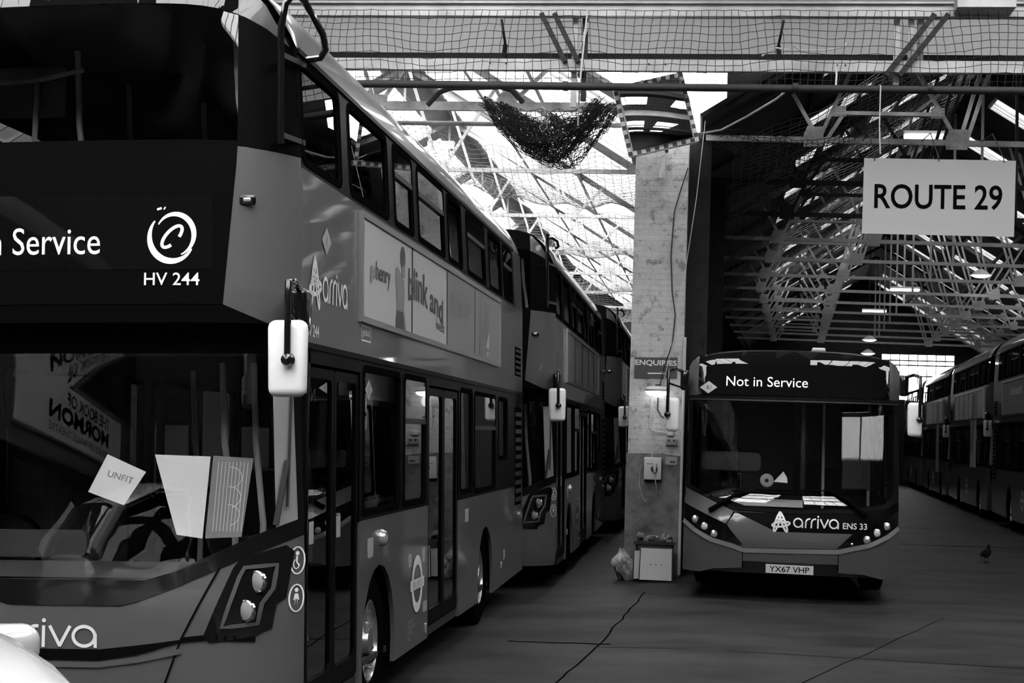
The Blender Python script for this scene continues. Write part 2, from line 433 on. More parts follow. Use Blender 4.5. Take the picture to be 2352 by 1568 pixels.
def mirror_arm(root, side, hub, box, top, size, name='door_mirror'):
    """white-backed mirror head on a black bent arm; hub = ball centre, box = bracket centre"""
    hx, hy, hz = hub; bx, by, bz = box
    h = MB().rbox((hx + size[3], hy + 0.07, hz + size[4]), (size[0], 0.11, size[1]), 0.045, 4, taper=lambda c: (0.94, 1) if c.z < 0 else (1, 1)).build(name, WHITE, root)
    MB().tube([(bx, by, top), (bx * 0.4 + hx * 0.6, by * 0.4 + hy * 0.6, top + 0.03), (hx, hy - 0.01, top), (hx, hy - 0.02, top - 0.06), (hx, hy - 0.02, hz + 0.02)], 0.019, 10).build('mirror_arm', BLACK, h)
    MB().tube([(bx, by, bz - 0.10), (hx, hy - 0.01, bz - 0.05)], 0.012, 8).build('mirror_stay', BLACK, h)
    MB().rbox((bx, by + 0.02, bz), (0.10, 0.16, 0.24), 0.03).build('mirror_bracket', BLACK, h)
    MB().lathe([(0.0, -0.04), (0.03, -0.03), (0.04, 0), (0.03, 0.03), (0, 0.04)], Matrix.Translation((hx, hy - 0.01, hz)) @ Matrix.Rotation(pi / 2, 4, 'X'), 16, cap=False).build('ball_joint', BLACK, h)
    MB().rbox((hx + size[3], hy + 0.128, hz + size[4]), (size[0] * 0.86, 0.006, size[1] * 0.9), 0.002, 1).build('mirror_face', MIRROR, h)
    return h

def zb_roof(x): return 4.10 + 0.42 * (1 - min(1, abs(x) / 1.23) ** 8)
def zg_roof(x): return 4.10 + 0.20 * (1 - min(1, abs(x) / 1.23) ** 6)
def double_decker(name, label, M, group):
    root = thing(name, label, 'bus', M, group)
    st = (0.09, 0.12)
    # front, below and around the windscreen
    sill = [(1.26, 1.34), (0.62, 1.06), (0.42, 0.985), (0.32, 0.96), (-0.32, 0.96), (-0.42, 0.985), (-0.62, 1.06), (-1.26, 1.34)]
    fp = MB().sheet([(-1.26, 0.30), (1.26, 0.30)] + sill, DF, 0.03, step=st).build('front_panel', PAINT, root)
    gl = [(1.26, 1.45), (0.62, 1.15), (0.45, 1.10), (-0.45, 1.10), (-0.62, 1.15), (-1.26, 1.45)]
    MB().sheet(sill[::-1] + gl, DF, 0.05, step=st, off=0.006).build('windscreen_surround', BLACK, root)
    MB().sheet([(-1.17, 1.41)] + gl[::-1][1:5] + [(1.17, 1.41), (1.17, 2.37), (-1.17, 2.37)], DF, 0.006, step=st, off=-0.004).build('windscreen', WSGLASS, root)
    for s in (1, -1):
        p = [(1.165, 1.40), (1.26, 1.445), (1.26, 2.37), (1.165, 2.37)]
        MB().sheet(p if s > 0 else mirx(p), DF, 0.04, step=(0.03, 0.12), off=0.004).build('windscreen_pillar', BLACK, root)
        p = [(1.135, 1.385), (1.228, 1.425), (1.19, 2.30), (1.10, 2.30)]
        MB().sheet(p if s > 0 else mirx(p), DF, 0.012, step=(0.03, 0.12), off=0.010).build('pillar_trim', TRIMG, root)
    MB().sheet([(-1.26, 2.36), (1.26, 2.36), (1.26, 2.46), (0.90, 2.62), (-0.90, 2.62), (-1.26, 2.46)], DF, 0.03, step=(0.09, 0.03)).build('header_panel', RUBBER, root)
    MB().sheet([(-0.90, 2.62), (0.90, 2.62), (0.968, 3.50), (-0.968, 3.50)], DF, 0.015, step=st, off=0.004).build('destination_glass', BAND, root)
    tops = [(0.985 - 1.97 * k / 12, 0) for k in range(13)]
    MB().sheet([(-0.968, 3.52), (0.968, 3.52)] + [(x, zg_roof(x) - 0.005) for x, _ in tops], DF, 0.006, step=st, off=0.0).build('upper_windscreen', WSGLASS, root)
    MB().sheet([(-0.968, 3.50), (0.968, 3.50), (0.968, 3.53), (-0.968, 3.53)], DF, 0.04, step=(0.09, 0), off=0.004).build('glazing_strip', RUBBER, root)
    for s in (1, -1):
        p = [(0.90, 2.62), (1.26, 2.46), (1.26, 3.475), (0.968, 3.50)]
        cp = MB().sheet(p if s > 0 else mirx(p), DF, 0.03, step=(0.04, 0.12)).build('corner_panel', PAINT, root)
        mk = MB().rbox(DF(s * 1.02, 3.20, 0.01), (0.095, 0.03, 0.06), 0.015).build('marker_light', BLACK, cp)
        MB().rbox(DF(s * 1.022, 3.20, 0.025), (0.045, 0.02, 0.026), 0.009).build('lens', LENS, mk)
        p = [(0.968, 3.505), (1.26, 3.48), (1.26, 4.10)] + [(x, zg_roof(x) - 0.003) for x in (1.2, 1.12, 1.05)] + [(0.985, zg_roof(0.985))]
        MB().sheet(p if s > 0 else mirx(p), DF, 0.03, step=(0.04, 0.12)).build('upper_corner_pillar', BAND, root)
        # lamp cluster
        QX = lambda l: [(x - 0.018, z) for x, z in l]
        q = [(0.80, 0.80), (0.83, 0.76), (1.06, 0.79), (1.145, 0.83), (1.165, 0.96), (1.205, 0.99), (1.235, 1.25), (1.20, 1.285), (0.985, 1.22), (0.95, 1.17)]; q = QX(q)
        q2 = [(0.90, 0.845), (1.08, 0.86), (1.10, 0.97), (1.15, 1.05), (1.165, 1.18), (1.01, 1.17), (0.985, 1.12)]; q2 = QX(q2)
        hl = MB().sheet(q if s > 0 else mirx(q), DF, 0.03, step=(0.04, 0.1), off=0.008).build('headlight', BLACK, root)
        MB().ribbon(q2 if s > 0 else mirx(q2), 0.022, DF, 0.02, True).build('bezel', INTERIOR, hl)
        for (lx, lz) in ((1.054, 1.09), (1.006, 0.932)):
            Mx = Matrix.Translation(DF(s * lx, lz, 0.012)) @ Matrix.Rotation(-s * 0.45, 4, 'Z') @ Matrix.Rotation(pi / 2, 4, 'X')
            MB().lathe([(0.062, -0.01), (0.062, 0.008), (0.055, 0.012), (0.053, 0.0)], Mx, 28, cap=False).build('lamp_ring', CHROME, hl)
            MB().lathe([(0.054, 0.002), (0.05, 0.012), (0.03, 0.02), (0, 0.023)], Mx, 28, cap=False).build('lens', LENS, hl)
        seam = [(0.86, 1.17), (0.66, 0.78), (0.52, 0.40)]
        MB().ribbon(seam if s > 0 else mirx(seam), 0.012, DF, 0.007).build('panel_gap', RUBBER, fp)
    MB().ribbon([(0.66, 0.775), (0.80, 0.79), (1.05, 0.775)], 0.03, DF, 0.008).build('panel_gap', RUBBER, fp)
    MB().ribbon([(-0.66, 0.775), (-0.80, 0.79), (-1.05, 0.775)], 0.03, DF, 0.008).build('panel_gap', RUBBER, fp)
    slot = [(-0.66, 0.77), (-0.42, 0.72), (-0.2, 0.69), (0.2, 0.69), (0.42, 0.72), (0.66, 0.77)]
    MB().ribbon(slot, [0.015, 0.05, 0.06, 0.06, 0.05, 0.015], DF, 0.008).build('grille_slot', RUBBER, fp)
    MB().ribbon([(x, z - 0.055) for x, z in slot], 0.03, DF, 0.012).build('bumper_ledge', PAINT, fp)
    xs_ = [-1.225 + 2.45 * k / 24 for k in range(25)]
    MB().sheet([(x, zg_roof(x)) for x in xs_] + [(x, zb_roof(x) + 0.002) for x in xs_[::-1][1:-1]], DF, 0.03, step=(0.06, 0)).build('dome_front', PAINT, root)
    xc_ = [-0.985 + 1.97 * k / 20 for k in range(21)]
    MB().sheet([(x, zg_roof(x)) for x in xc_] + [(x, zb_roof(x)) for x in xc_[::-1]], DF, 0.02, step=(0.06, 0), off=0.006).build('dome_glass', BGLASS, root)
    # sides
    r1, r2 = 0.57, 0.55
    nh = [rrect(a, 3.46, b, 4.05, 0.07) for a, b, v in UPW]
    for fn, low, sd in ((DS, LOWN, 1), (DOy, LOWO, -1)):
        MB().sheet([(0.30, 2.43), (DL, 2.43), (DL, 3.42), (0.28, 3.42)], fn, 0.03, step=(1.2, 0)).build('side_panel', PAINT_SIDE, root)
        MB().sheet([(0.28, 3.42), (10.45, 3.42), (10.45, 4.08), (0.27, 4.08)], fn, 0.03, nh).build('upper_window_band', BAND, root)
        MB().sheet([(10.45, 3.42), (DL, 3.42), (DL, 4.10), (10.45, 4.10)], fn, 0.03).build('rear_quarter', PAINT_SIDE, root)
        MB().sheet([(0.27, 4.08), (10.45, 4.08), (10.45, 4.11), (0.27, 4.11)], fn, 0.03, off=0.012).build('gutter', BAND, root)
        MB().sheet([(0.42, 2.40), (DL, 2.40), (DL, 2.435), (0.32, 2.435)], fn, 0.03, off=0.015).build('waist_rail', BAND, root)
        if sd > 0:
            o1 = [(1.90, 0.27)] + arch(2.55, r1, 0.27) + [(4.52, 0.27), (4.52, 1.34), (1.90, 1.34)]
            o2 = [(6.14, 0.27)] + arch(7.95, r2, 0.27) + [(DL, 0.30), (DL, 1.32), (6.14, 1.32)]
            MB().sheet(o1, fn, 0.03).sheet(o2, fn, 0.03).build('side_skirt', PAINT_SIDE, root)
            MB().sheet([(0.43, 0.27), (0.47, 0.27), (0.47, 2.32), (1.88, 2.32), (1.88, 1.34), (4.54, 1.34), (4.54, 2.32), (6.14, 2.32), (6.14, 1.32), (DL, 1.32), (DL, 2.40), (0.43, 2.40)], fn, 0.03,
                       [rrect(a, c, b, d, 0.06) for a, b, c, d, v in low]).build('window_band', BAND, root)
        else:
            o1 = [(0.42, 0.27)] + arch(2.55, r1, 0.27) + arch(7.95, r2, 0.27) + [(DL, 0.30), (DL, 1.34), (0.42, 1.34)]
            MB().sheet(o1, fn, 0.03).build('side_skirt', PAINT_SIDE, root)
            MB().sheet([(0.43, 1.34), (DL, 1.34), (DL, 2.40), (0.43, 2.40)], fn, 0.03, [rrect(a, c, b, d, 0.06) for a, b, c, d, v in low]).build('window_band', BAND, root)
        for a, b, v in UPW: side_window(root, fn, a, b, 3.46, 4.05, v, 'upper_window')
        for a, b, c, d, v in low: side_window(root, fn, a, b, c, d, v)
        for yc in (2.55, 7.95):
            wheel(root, sd * 1.07, yc, sd)
            MB().grid([[(x, y, z) for y, z in arch(yc, 0.58, 0.3)] for x in (sd * 1.24, sd * 0.5)]).build('wheel_arch', RUBBER, root)
        vt = MB(); vt.sheet([(10.42, 1.10), (11.05, 1.10), (11.05, 2.25), (10.42, 2.25)], fn, 0.02, off=0.003); v = vt.build('engine_grille', RUBBER, root)
        sl = MB()
        for k in range(11): sl.sheet([(10.46, 1.14 + k * 0.1), (11.0, 1.14 + k * 0.1), (11.0, 1.19 + k * 0.1), (10.46, 1.19 + k * 0.1)], fn, 0.01, off=0.014)
        sl.build('louvre', DARK, v)
        vt = MB(); vt.sheet([(10.42, 2.62), (11.0, 2.62), (11.0, 2.96), (10.42, 2.96)], fn, 0.02, off=0.003); v = vt.build('upper_grille', RUBBER, root)
        sl = MB()
        for k in range(5): sl.sheet([(10.46, 2.64 + k * 0.065), (10.96, 2.64 + k * 0.065), (10.96, 2.67 + k * 0.065), (10.46, 2.67 + k * 0.065)], fn, 0.01, off=0.014)
        sl.build('louvre', DARK, v)
        # roundel, fuel flap, lamp, handle
        u = (4.02 if sd > 0 else 5.6)
        fl = fn if sd > 0 else DO
        uu = u if sd > 0 else -u
        rd = MB().ribbon(ell((uu, 0.75), 0.20, 0.185), 0.075, fl, 0.004, True).poly([(uu - 0.30, 0.71), (uu + 0.30, 0.71), (uu + 0.30, 0.79), (uu - 0.30, 0.79)], fl, 0.006).build('roundel', VINYL, root)
        text('lettering', 'BUSES', (uu - 0.2, 0.725, uu + 0.2, 0.775), fl, GREYV, rd, off=0.008)
    # doors on the nearside
    def leaf(nm, y0, y1, z0, z1, inset=-0.01):
        f = MB().sheet(rrect(y0, z0, y1, z1, 0.03), DS, 0.04, [rrect(y0 + 0.06, z0 + 0.12, y1 - 0.06, z1 - 0.06, 0.05)], off=inset).build(nm, BAND, root)
        MB().sheet(rrect(y0 + 0.05, z0 + 0.11, y1 - 0.05, z1 - 0.05, 0.05), DS, 0.006, off=inset - 0.015).build('pane', GLASS, f)
        return f
    for i, (a, b) in enumerate(((0.48, 1.17), (1.18, 1.87))):
        f = leaf('entrance_door', a, b, 0.36, 2.30)
        MB().tube([(1.20, a + 0.16, 1.22), (1.19, a + 0.22, 1.20), (1.19, a + 0.24, 1.12), (1.19, a + 0.24, 0.74), (1.20, a + 0.24, 0.70)], 0.017, 8).build('grab_handle', POLE, f)
        MB().sheet([(a + 0.10, 1.27), (a + 0.20, 1.27), (a + 0.20, 1.40), (a + 0.10, 1.40)], DS, 0.004, off=-0.012).build('door_sticker', GREYV, f)
    for a, b in ((4.56, 5.33), (5.34, 6.12)):
        f = leaf('exit_door', a, b, 0.36, 2.30)
        MB().tube([(1.20, a + 0.2, 0.95), (1.18, a + 0.2, 0.93), (1.18, a + 0.2, 0.55), (1.20, a + 0.2, 0.53)], 0.015, 8).build('grab_handle', POLE, f)
    for ya, yb in ((0.48, 1.87), (4.56, 6.12)): MB().box((-1.2, ya, 0.27), (1.235, yb, 0.34)).build('step_plate', DARK, root)
    # stickers and small side lamps
    for (y, z, a, b) in ((2.16, 1.08, 0.16, 0.13), (3.66, 0.90, 0.11, 0.10), (4.28, 0.90, 0.09, 0.11), (4.30, 0.50, 0.17, 0.08), (6.55, 1.10, 0.2, 0.12), (9.4, 0.55, 0.12, 0.1)):
        MB().sheet([(y, z), (y + a, z), (y + a, z + b), (y, z + b)], DS, 0.004, off=0.004).build('side_sticker', GREYV, root)
    tx = text('side_lettering', 'OPERATED BY\nLONDON NORTH\nREGISTERED\nOFFICE', (3.62, 0.34, 3.92, 0.5), DS, GREYV, root)
    lm = MB().lathe([(0.06, 0), (0.06, 0.015), (0.045, 0.04), (0, 0.05)], Matrix.Translation((1.26, 2.60, 1.19)) @ Matrix.Rotation(pi / 2, 4, 'Y'), 20).build('side_lamp', LENS, root)
    for y, z in ((2.13, 0.62), (4.42, 0.36), (9.2, 0.5)):
        MB().rbox((1.262, y, z), (0.02, 0.05, 0.08), 0.008).build('side_marker', LENS, root)
    # tail
    MB().grid([[(x * 1.0, DL - 0.0 + 0.12 * (1 - (abs(x) / 1.26) ** 4), z) for x in [-1.26 + 2.52 * k / 12 for k in range(13)]] for z in (0.3, 1.2, 2.4, 3.4)] ).build('rear_panel', PAINT_SIDE, root)
    MB().grid([[(x * tum(z) / 1.26, DL + 0.12 * (1 - (abs(x) / 1.26) ** 4) - max(0, z - 3.4) * 0.25, z) for x in [-1.26 + 2.52 * k / 12 for k in range(13)]] for z in (3.4, 3.7, 4.0, 4.12)]).build('rear_window', BGLASS, root)
    for s in (1, -1): MB().box((s * 1.08 - 0.07, DL + 0.02, 0.9), (s * 1.08 + 0.07, DL + 0.09, 1.5)).build('tail_lamp', LENS, root)
    # roof with rounded front dome
    sup = lambda t, p: math.copysign(abs(t) ** p, t)
    prof = [(1.232 * sup(math.sin(a), 0.62), sup(math.cos(a), 0.75)) for a in [(-1 + 2 * k / 24) * pi / 2 for k in range(25)]]
    rows = []
    for k in range(8):
        ph = k / 7 * pi / 2
        row = []
        for x, s_ in prof:
            zt = 4.10 + 0.44 * s_; zb = zb_roof(x)
            z = max(zb * (1 - math.sin(ph)) + zt * math.sin(ph), 4.10) if zt > zb else max(4.1, zb + (zt - zb) * math.sin(ph))
            row.append((x, lerp(Y0T, zb) + cc(x) + 0.40 * (1 - math.cos(ph)), z))
        rows.append(row)
    for y in (1.6, 4, 7, 10.3): rows.append([(x, y, 4.10 + 0.44 * s_) for x, s_ in prof])
    for k in range(1, 7):
        ph = k / 6 * pi / 2
        rows.append([(x, 10.3 + (DL - 10.42 + 0.12 * (1 - (abs(x) / 1.26) ** 4)) * math.sin(ph), 4.10 + 0.44 * s_ * math.cos(ph)) for x, s_ in prof])
    MB().grid(rows).build('roof', PAINT_ROOF, root, smooth=60)
    # tree guard on the nearside front corner
    tg = MB().tube([(1.19, 0.07, 3.52), (1.19, 0.05, 4.16), (1.22, 0.03, 4.30), (1.27, 0.04, 4.36), (1.31, 0.10, 4.33), (1.385, 0.24, 4.17), (1.385, 0.30, 4.10), (1.35, 0.33, 4.06), (1.27, 0.33, 4.05)], 0.02, 8).build('tree_guard', BLACK, root)
    for gz in (4.02, 3.57): MB().bar((1.19, 0.07, gz), (1.25, 0.34, gz), 0.03, 0.03).build('guard_bracket', DARK, tg)
    # inside
    ins = MB().box((-1.2, 0.5, 2.36), (1.2, DL - 0.05, 2.42)).build('upper_deck_floor', INT_DARK, root)
    MB().box((-1.2, 1.9, 0.34), (1.2, DL - 0.1, 0.38)).build('lower_deck_floor', INT_DARK, root)
    MB().box((-1.2, 9.75, 0.4), (1.2, 9.8, 2.36)).build('engine_bulkhead', INT_DARK, root)
    MB().box((-0.15, 1.95, 0.4), (-0.11, 2.0, 2.3)).box((-1.2, 1.95, 0.4), (-0.35, 2.0, 2.3)).build('cab_bulkhead', INT_DARK, root)
    MB().grid([[(x, 0.18 + 0.12 * (abs(x) / 1.2) ** 3, 1.10), (x, 0.62, 1.16), (x, 0.66, 1.06), (x, 0.66, 0.6)] for x in [-1.15, -0.8, -0.4, 0, 0.4, 0.75]]).build('dashboard', INTERIOR, root)
    MB().tube([(-0.72 + 0.23 * math.cos(a), 0.86 + 0.12 * math.sin(a), 1.20 + 0.2 * math.sin(a)) for a in [2 * pi * k / 24 for k in range(24)]], 0.016, 8, True).build('steering_wheel', RUBBER, root)
    # cowl, bracket box and panel details behind the screen
    MB().sheet(rrect(-1.12, 1.18, -0.1, 1.34, 0.05), lambda u, z, o: (u, 0.60 - o, z), 0.05).build('instrument_cowl', INTERIOR, root)
    for x, y0, y1, zb_, zt in ((0.62, 0.9, 1.05, 0.4, 2.34), (0.80, 0.95, 0.95, 0.4, 2.34), (0.05, 2.1, 2.1, 0.4, 2.34), (0.25, 4.4, 4.4, 0.4, 2.34), (-0.37, 1.0, 1.05, 2.44, 4.30), (-0.40, 2.0, 2.0, 2.44, 4.30), (0.29, 1.5, 1.5, 2.44, 4.06), (0.80, 0.5, 0.5, 2.9, 4.2)):
        MB().tube([(x, y0, zt), (x + 0.02, y0, zb_ + (zt - zb_) * 0.75), (x + 0.07, (y0 + y1) / 2, zb_ + (zt - zb_) * 0.5), (x + 0.05, y1, zb_)], 0.02, 8).build('grab_pole', POLE, root)
    MB().tube([(-0.95, 0.95, 4.10), (-0.60, 0.98, 4.12), (-0.33, 1.0, 4.18)], 0.018, 8).tube([(-0.62, 0.98, 4.11), (-0.64, 0.98, 3.5)], 0.018, 8).build('grab_rail', POLE, root)
    MB().rbox((-0.85, 1.25, 4.10), (0.62, 0.02, 0.33), 0.008).build('stair_panel', PALE, root)
    for i in range(8):
        for sx in (-0.72, 0.72):
            y = 1.9 + i * 1.0
            sb = MB().rbox((sx, y, 2.86), (0.86, 0.40, 0.10), 0.03, 2)
            sb.rbox((sx, y + 0.22, 3.18), (0.86, 0.09, 0.62), 0.035, 2, rot=Matrix.Rotation(-0.12, 3, 'X')).box((sx - 0.05, y - 0.1, 2.42), (sx + 0.05, y + 0.1, 2.83))
            sb.build('seat', SEAT, root)
    for i in range(4):
        for sx in (-0.72, 0.72):
            y = 6.5 + i * 0.8
            MB().rbox((sx, y, 0.9), (0.86, 0.40, 0.10), 0.03, 2).rbox((sx, y + 0.22, 1.25), (0.86, 0.09, 0.62), 0.035, 2).box((sx - 0.05, y - 0.1, 0.38), (sx + 0.05, y + 0.1, 0.86)).build('seat', SEAT, root)
    # wiper
    MB().tube([(1.14, DF(1.14, 1.40, 0.04)[1], 1.40), (1.185, DF(1.185, 1.76, 0.04)[1], 1.76)], 0.018, 6).tube([DF(1.19, 1.5, 0.04), DF(1.195, 2.2, 0.03)], 0.008, 6).build('wiper', DARK, root)
    # mirrors
    mirror_arm(root, 1, (1.342, -0.30, 2.30), (1.285, 0.16, 2.60), 2.71, (0.215, 0.41, 0, -0.02, 0.01))
    mirror_arm(root, -1, (-1.36, -0.30, 2.30), (-1.30, 0.16, 2.60), 2.71, (0.215, 0.41, 0, 0.02, 0.01))
    return root

TRIMG = mat('pillar_trim_grey', 0.22, 0.5)
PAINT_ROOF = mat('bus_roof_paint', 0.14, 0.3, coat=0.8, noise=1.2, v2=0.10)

def advert(root, fn, u0, u1, z0, z1, m, splits=(), name='advert_panel'):
    b = MB().sheet([(u0, z0), (u1, z0), (u1, z1), (u0, z1)], fn, 0.02, off=0.018).build(name, m, root)
    MB().sheet([(u0 - 0.05, z0 - 0.04), (u1 + 0.05, z0 - 0.04), (u1 + 0.05, z1 + 0.04), (u0 - 0.05, z1 + 0.04)], fn, 0.03, [[(u0, z0), (u1, z0), (u1, z1), (u0, z1)]], off=0.03).build('frame', ALU, b)
    if splits:
        sp = MB()
        for u in splits: sp.sheet([(u - 0.012, z0), (u + 0.012, z0), (u + 0.012, z1), (u - 0.012, z1)], fn, 0.006, off=0.024)
        sp.build('panel_joint', DARK, b)
    return b
# ---------------------------------------------------------------- the building
def floor_z(x): return lerp([(-12.5, -0.175), (-4.74, -0.175), (-2.22, -0.10), (0.0, 0.0), (13, 0.0)], x)
XS = [-12.5, -8, -4.74, -3.5, -2.22, -1, 0, 3, 6, 9, 13]
YS = [-14, 0, 10, 20, 30, 40, 50, 60, 78.5]
fm = MB().grid([[(x, y, floor_z(x)) for x in XS] for y in YS])
fm.grid([[(x, y, floor_z(x) - 0.3) for x in XS[::-1]] for y in YS])
struct(fm.build('floor', CONCRETE))
jt = MB()
def crack(pts, w_):
    m = len(pts); vs = []
    for i, (x, y) in enumerate(pts):
        a, b = pts[max(i - 1, 0)], pts[min(i + 1, m - 1)]; dx, dy = b[0] - a[0], b[1] - a[1]; l = math.hypot(dx, dy)
        for s in (1, -1): vs.append((x - dy / l * w_ / 2 * s, y + dx / l * w_ / 2 * s, floor_z(x) + 0.003))
    jt.add(vs, [(2 * i, 2 * i + 1, 2 * i + 3, 2 * i + 2) for i in range(m - 1)])
rc = random.Random(5)
def wob(p, q, n, a): return [(p[0] + (q[0] - p[0]) * k / n + rc.uniform(-a, a), p[1] + (q[1] - p[1]) * k / n + rc.uniform(-a, a)) for k in range(n + 1)]
crack(wob((-1.12, 12.4), (-0.92, 14.9), 8, 0.008), 0.018); crack(wob((-0.92, 14.9), (-0.68, 20.2), 14, 0.015), 0.018); crack(wob((-1.75, 15.35), (-0.80, 15.13), 10, 0.02), 0.05)
crack(wob((-0.9, 14.9), (4.4, 14.3), 8, 0.03), 0.018); crack(wob((3.6, 31.5), (8, 32.1), 9, 0.05), 0.10); crack(wob((2.4, 25.5), (6, 24.9), 9, 0.03), 0.025)
crack(wob((0.5, 12.2), (2.6, 18.4), 9, 0.02), 0.010); crack([(2.6, 38.2), (7.0, 37.2)], 0.08); crack(wob((3.2, 24.2), (5.2, 23.4), 6, 0.06), 0.02); crack(wob((-0.7, 19.9), (3.2, 20.2), 7, 0.02), 0.015)
struct(jt.build('trim_1', mat('floor_joint', 0.004, 0.9, spec=0.0), smooth=0))

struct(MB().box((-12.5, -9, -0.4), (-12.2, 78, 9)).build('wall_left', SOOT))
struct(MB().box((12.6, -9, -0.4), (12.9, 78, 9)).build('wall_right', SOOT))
struct(MB().box((-12.5, -9.3, 3.0), (12.9, -9, 9)).build('wall_front', mat('reflection_dark_boarding', 0.03, 0.9))); struct(MB().box((-12.5, -9.3, -0.4), (12.9, -9.02, 3.0)).build('wall_front', SOOT))  # unseen wall, added and toned dark to keep glass reflections dark
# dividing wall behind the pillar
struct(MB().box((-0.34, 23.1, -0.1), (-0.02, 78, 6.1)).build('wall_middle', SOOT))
# piers on the dividing wall
for i, y in enumerate((26.0, 33.4, 40.8, 48.2)):
    struct(MB().box((-0.02, y, 0), (0.22, y + 0.7, 5.95)).build('wall_pier_%d' % (i + 1), SOOT))
# end wall with the big window
wl, wr, wb_, wt = 8.0, 11.3, 3.85, 6.05
bw = MB()
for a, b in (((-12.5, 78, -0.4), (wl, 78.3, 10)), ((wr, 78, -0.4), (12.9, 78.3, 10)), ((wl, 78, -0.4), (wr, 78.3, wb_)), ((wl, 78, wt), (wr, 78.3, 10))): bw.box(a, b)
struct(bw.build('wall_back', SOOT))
wf = MB()
for k in range(9): x = wl + (wr - wl) * k / 8; wf.bar((x, 78.1, wb_), (x, 78.1, wt), 0.035, 0.05)
for z, t in ((wb_ + 0.03, .06), (4.35, .04), (5.0, .09), (5.5, .05), (5.72, .07), (wt - 0.03, .06)): wf.bar((wl, 78.1, z), (wr, 78.1, z), t, 0.06)
win = struct(wf.build('window_1', STEEL_D))
struct(MB().box((wl, 78.15, wb_), (wr, 78.16, wt)).build('pane', ROOFGLASS, win))

struct(MB().sheet([(0.16, 6.1), (1.25, 6.82), (0.16, 6.82)], lambda u, z, o: (u, 21.5 - o, z), 0.04).build('wall_infill', BOARD_DARK, smooth=0))
# pillar with darker dado
PX0, PX1, PY0, PY1 = -1.04, -0.325, 22.4, 23.15
struct(MB().box((PX0, PY0, -0.1), (PX1, PY1, 6.5)).build('pillar', WHITEWASH))
struct(MB().sheet([(PX0 - 0.015, -0.09), (PX1 + 0.02, -0.05), (PX1 + 0.02, 1.60), (-0.6, 1.63), (PX0 - 0.015, 1.62)], lambda u, z, o: (u, PY0 - o, z), 0.02, off=0.015).build('baseboard_front', PILLOW))

# fascia of pale boarding above the girder, and the roof over the forecourt with its skylights
struct(MB().box((-12.3, 21.3, 6.80), (12.6, 21.42, 9.2)).build('wall_fascia', FASCIA))
WINN = [1]
def roof_window(corners, n, bar_m=STEEL_W, gm=None):
    """glazed strip between 4 corners (a0, a1 along the eaves; b0, b1 along the ridge), n panes wide"""
    a0, a1, b0, b1 = [Vector(c) for c in corners]; WINN[0] += 1
    fr = MB()
    for k in range(n + 1):
        t = k / n; fr.bar(a0.lerp(a1, t), b0.lerp(b1, t), 0.035, 0.06)
    fr.bar(a0, a1, 0.06, 0.06); fr.bar(b0, b1, 0.06, 0.06)
    o = struct(fr.build('window_%d' % WINN[0], bar_m, smooth=0))
    nn = (a1 - a0).cross(b0 - a0).normalized() * 0.006
    p = MB().add([a0, a1, b1, b0, a0 + nn, a1 + nn, b1 + nn, b0 + nn], [(0, 1, 2, 3), (7, 6, 5, 4), (0, 4, 5, 1), (1, 5, 6, 2), (2, 6, 7, 3), (3, 7, 4, 0)]).build('pane', gm or ROOFGLASS, o, smooth=0)
    struct(p)
    return o
CN = [0]
def ceiling_part(mb, m):
    CN[0] += 1
    return struct(mb.build('ceiling_%d' % CN[0], m, smooth=0))
def quad(mb, a, b, c, d, th=0.06):
    a, b, c, d = map(Vector, (a, b, c, d)); n = (b - a).cross(d - a).normalized()
    if n.z < 0: n = -n
    mb.add([a, b, c, d, a + n * th, b + n * th, c + n * th, d + n * th], [(3, 2, 1, 0), (4, 5, 6, 7), (0, 1, 5, 4), (1, 2, 6, 5), (2, 3, 7, 6), (3, 0, 4, 7)])
fr_ = MB()
SKY = [(-11.5, -7.0), (-5.2, -0.6), (1.4, 5.0), (7.2, 12.0)]
rowsY = [(-3.8, 0.5), (1.5, 5.5), (6.3, 9.5), (15.6, 18.2)]
y = -9.0
for (a, b) in rowsY:
    quad(fr_, (-12.3, y, 8.6), (12.6, y, 8.6), (12.6, a, 8.6), (-12.3, a, 8.6))
    x = -12.3
    for (c, d) in (SKY if a > 10 else SKY[:3]):
        quad(fr_, (x, a, 8.6), (c, a, 8.6), (c, b, 8.6), (x, b, 8.6)); x = d
        roof_window(((c, a, 8.63), (d, a, 8.63), (c, b, 8.63), (d, b, 8.63)), 6)
    quad(fr_, (x, a, 8.6), (12.6, a, 8.6), (12.6, b, 8.6), (x, b, 8.6)); y = b
quad(fr_, (-12.3, y, 8.6), (12.6, y, 8.6), (12.6, 21.3, 8.6), (-12.3, 21.3, 8.6))
ceiling_part(fr_, BOARD_PALE)

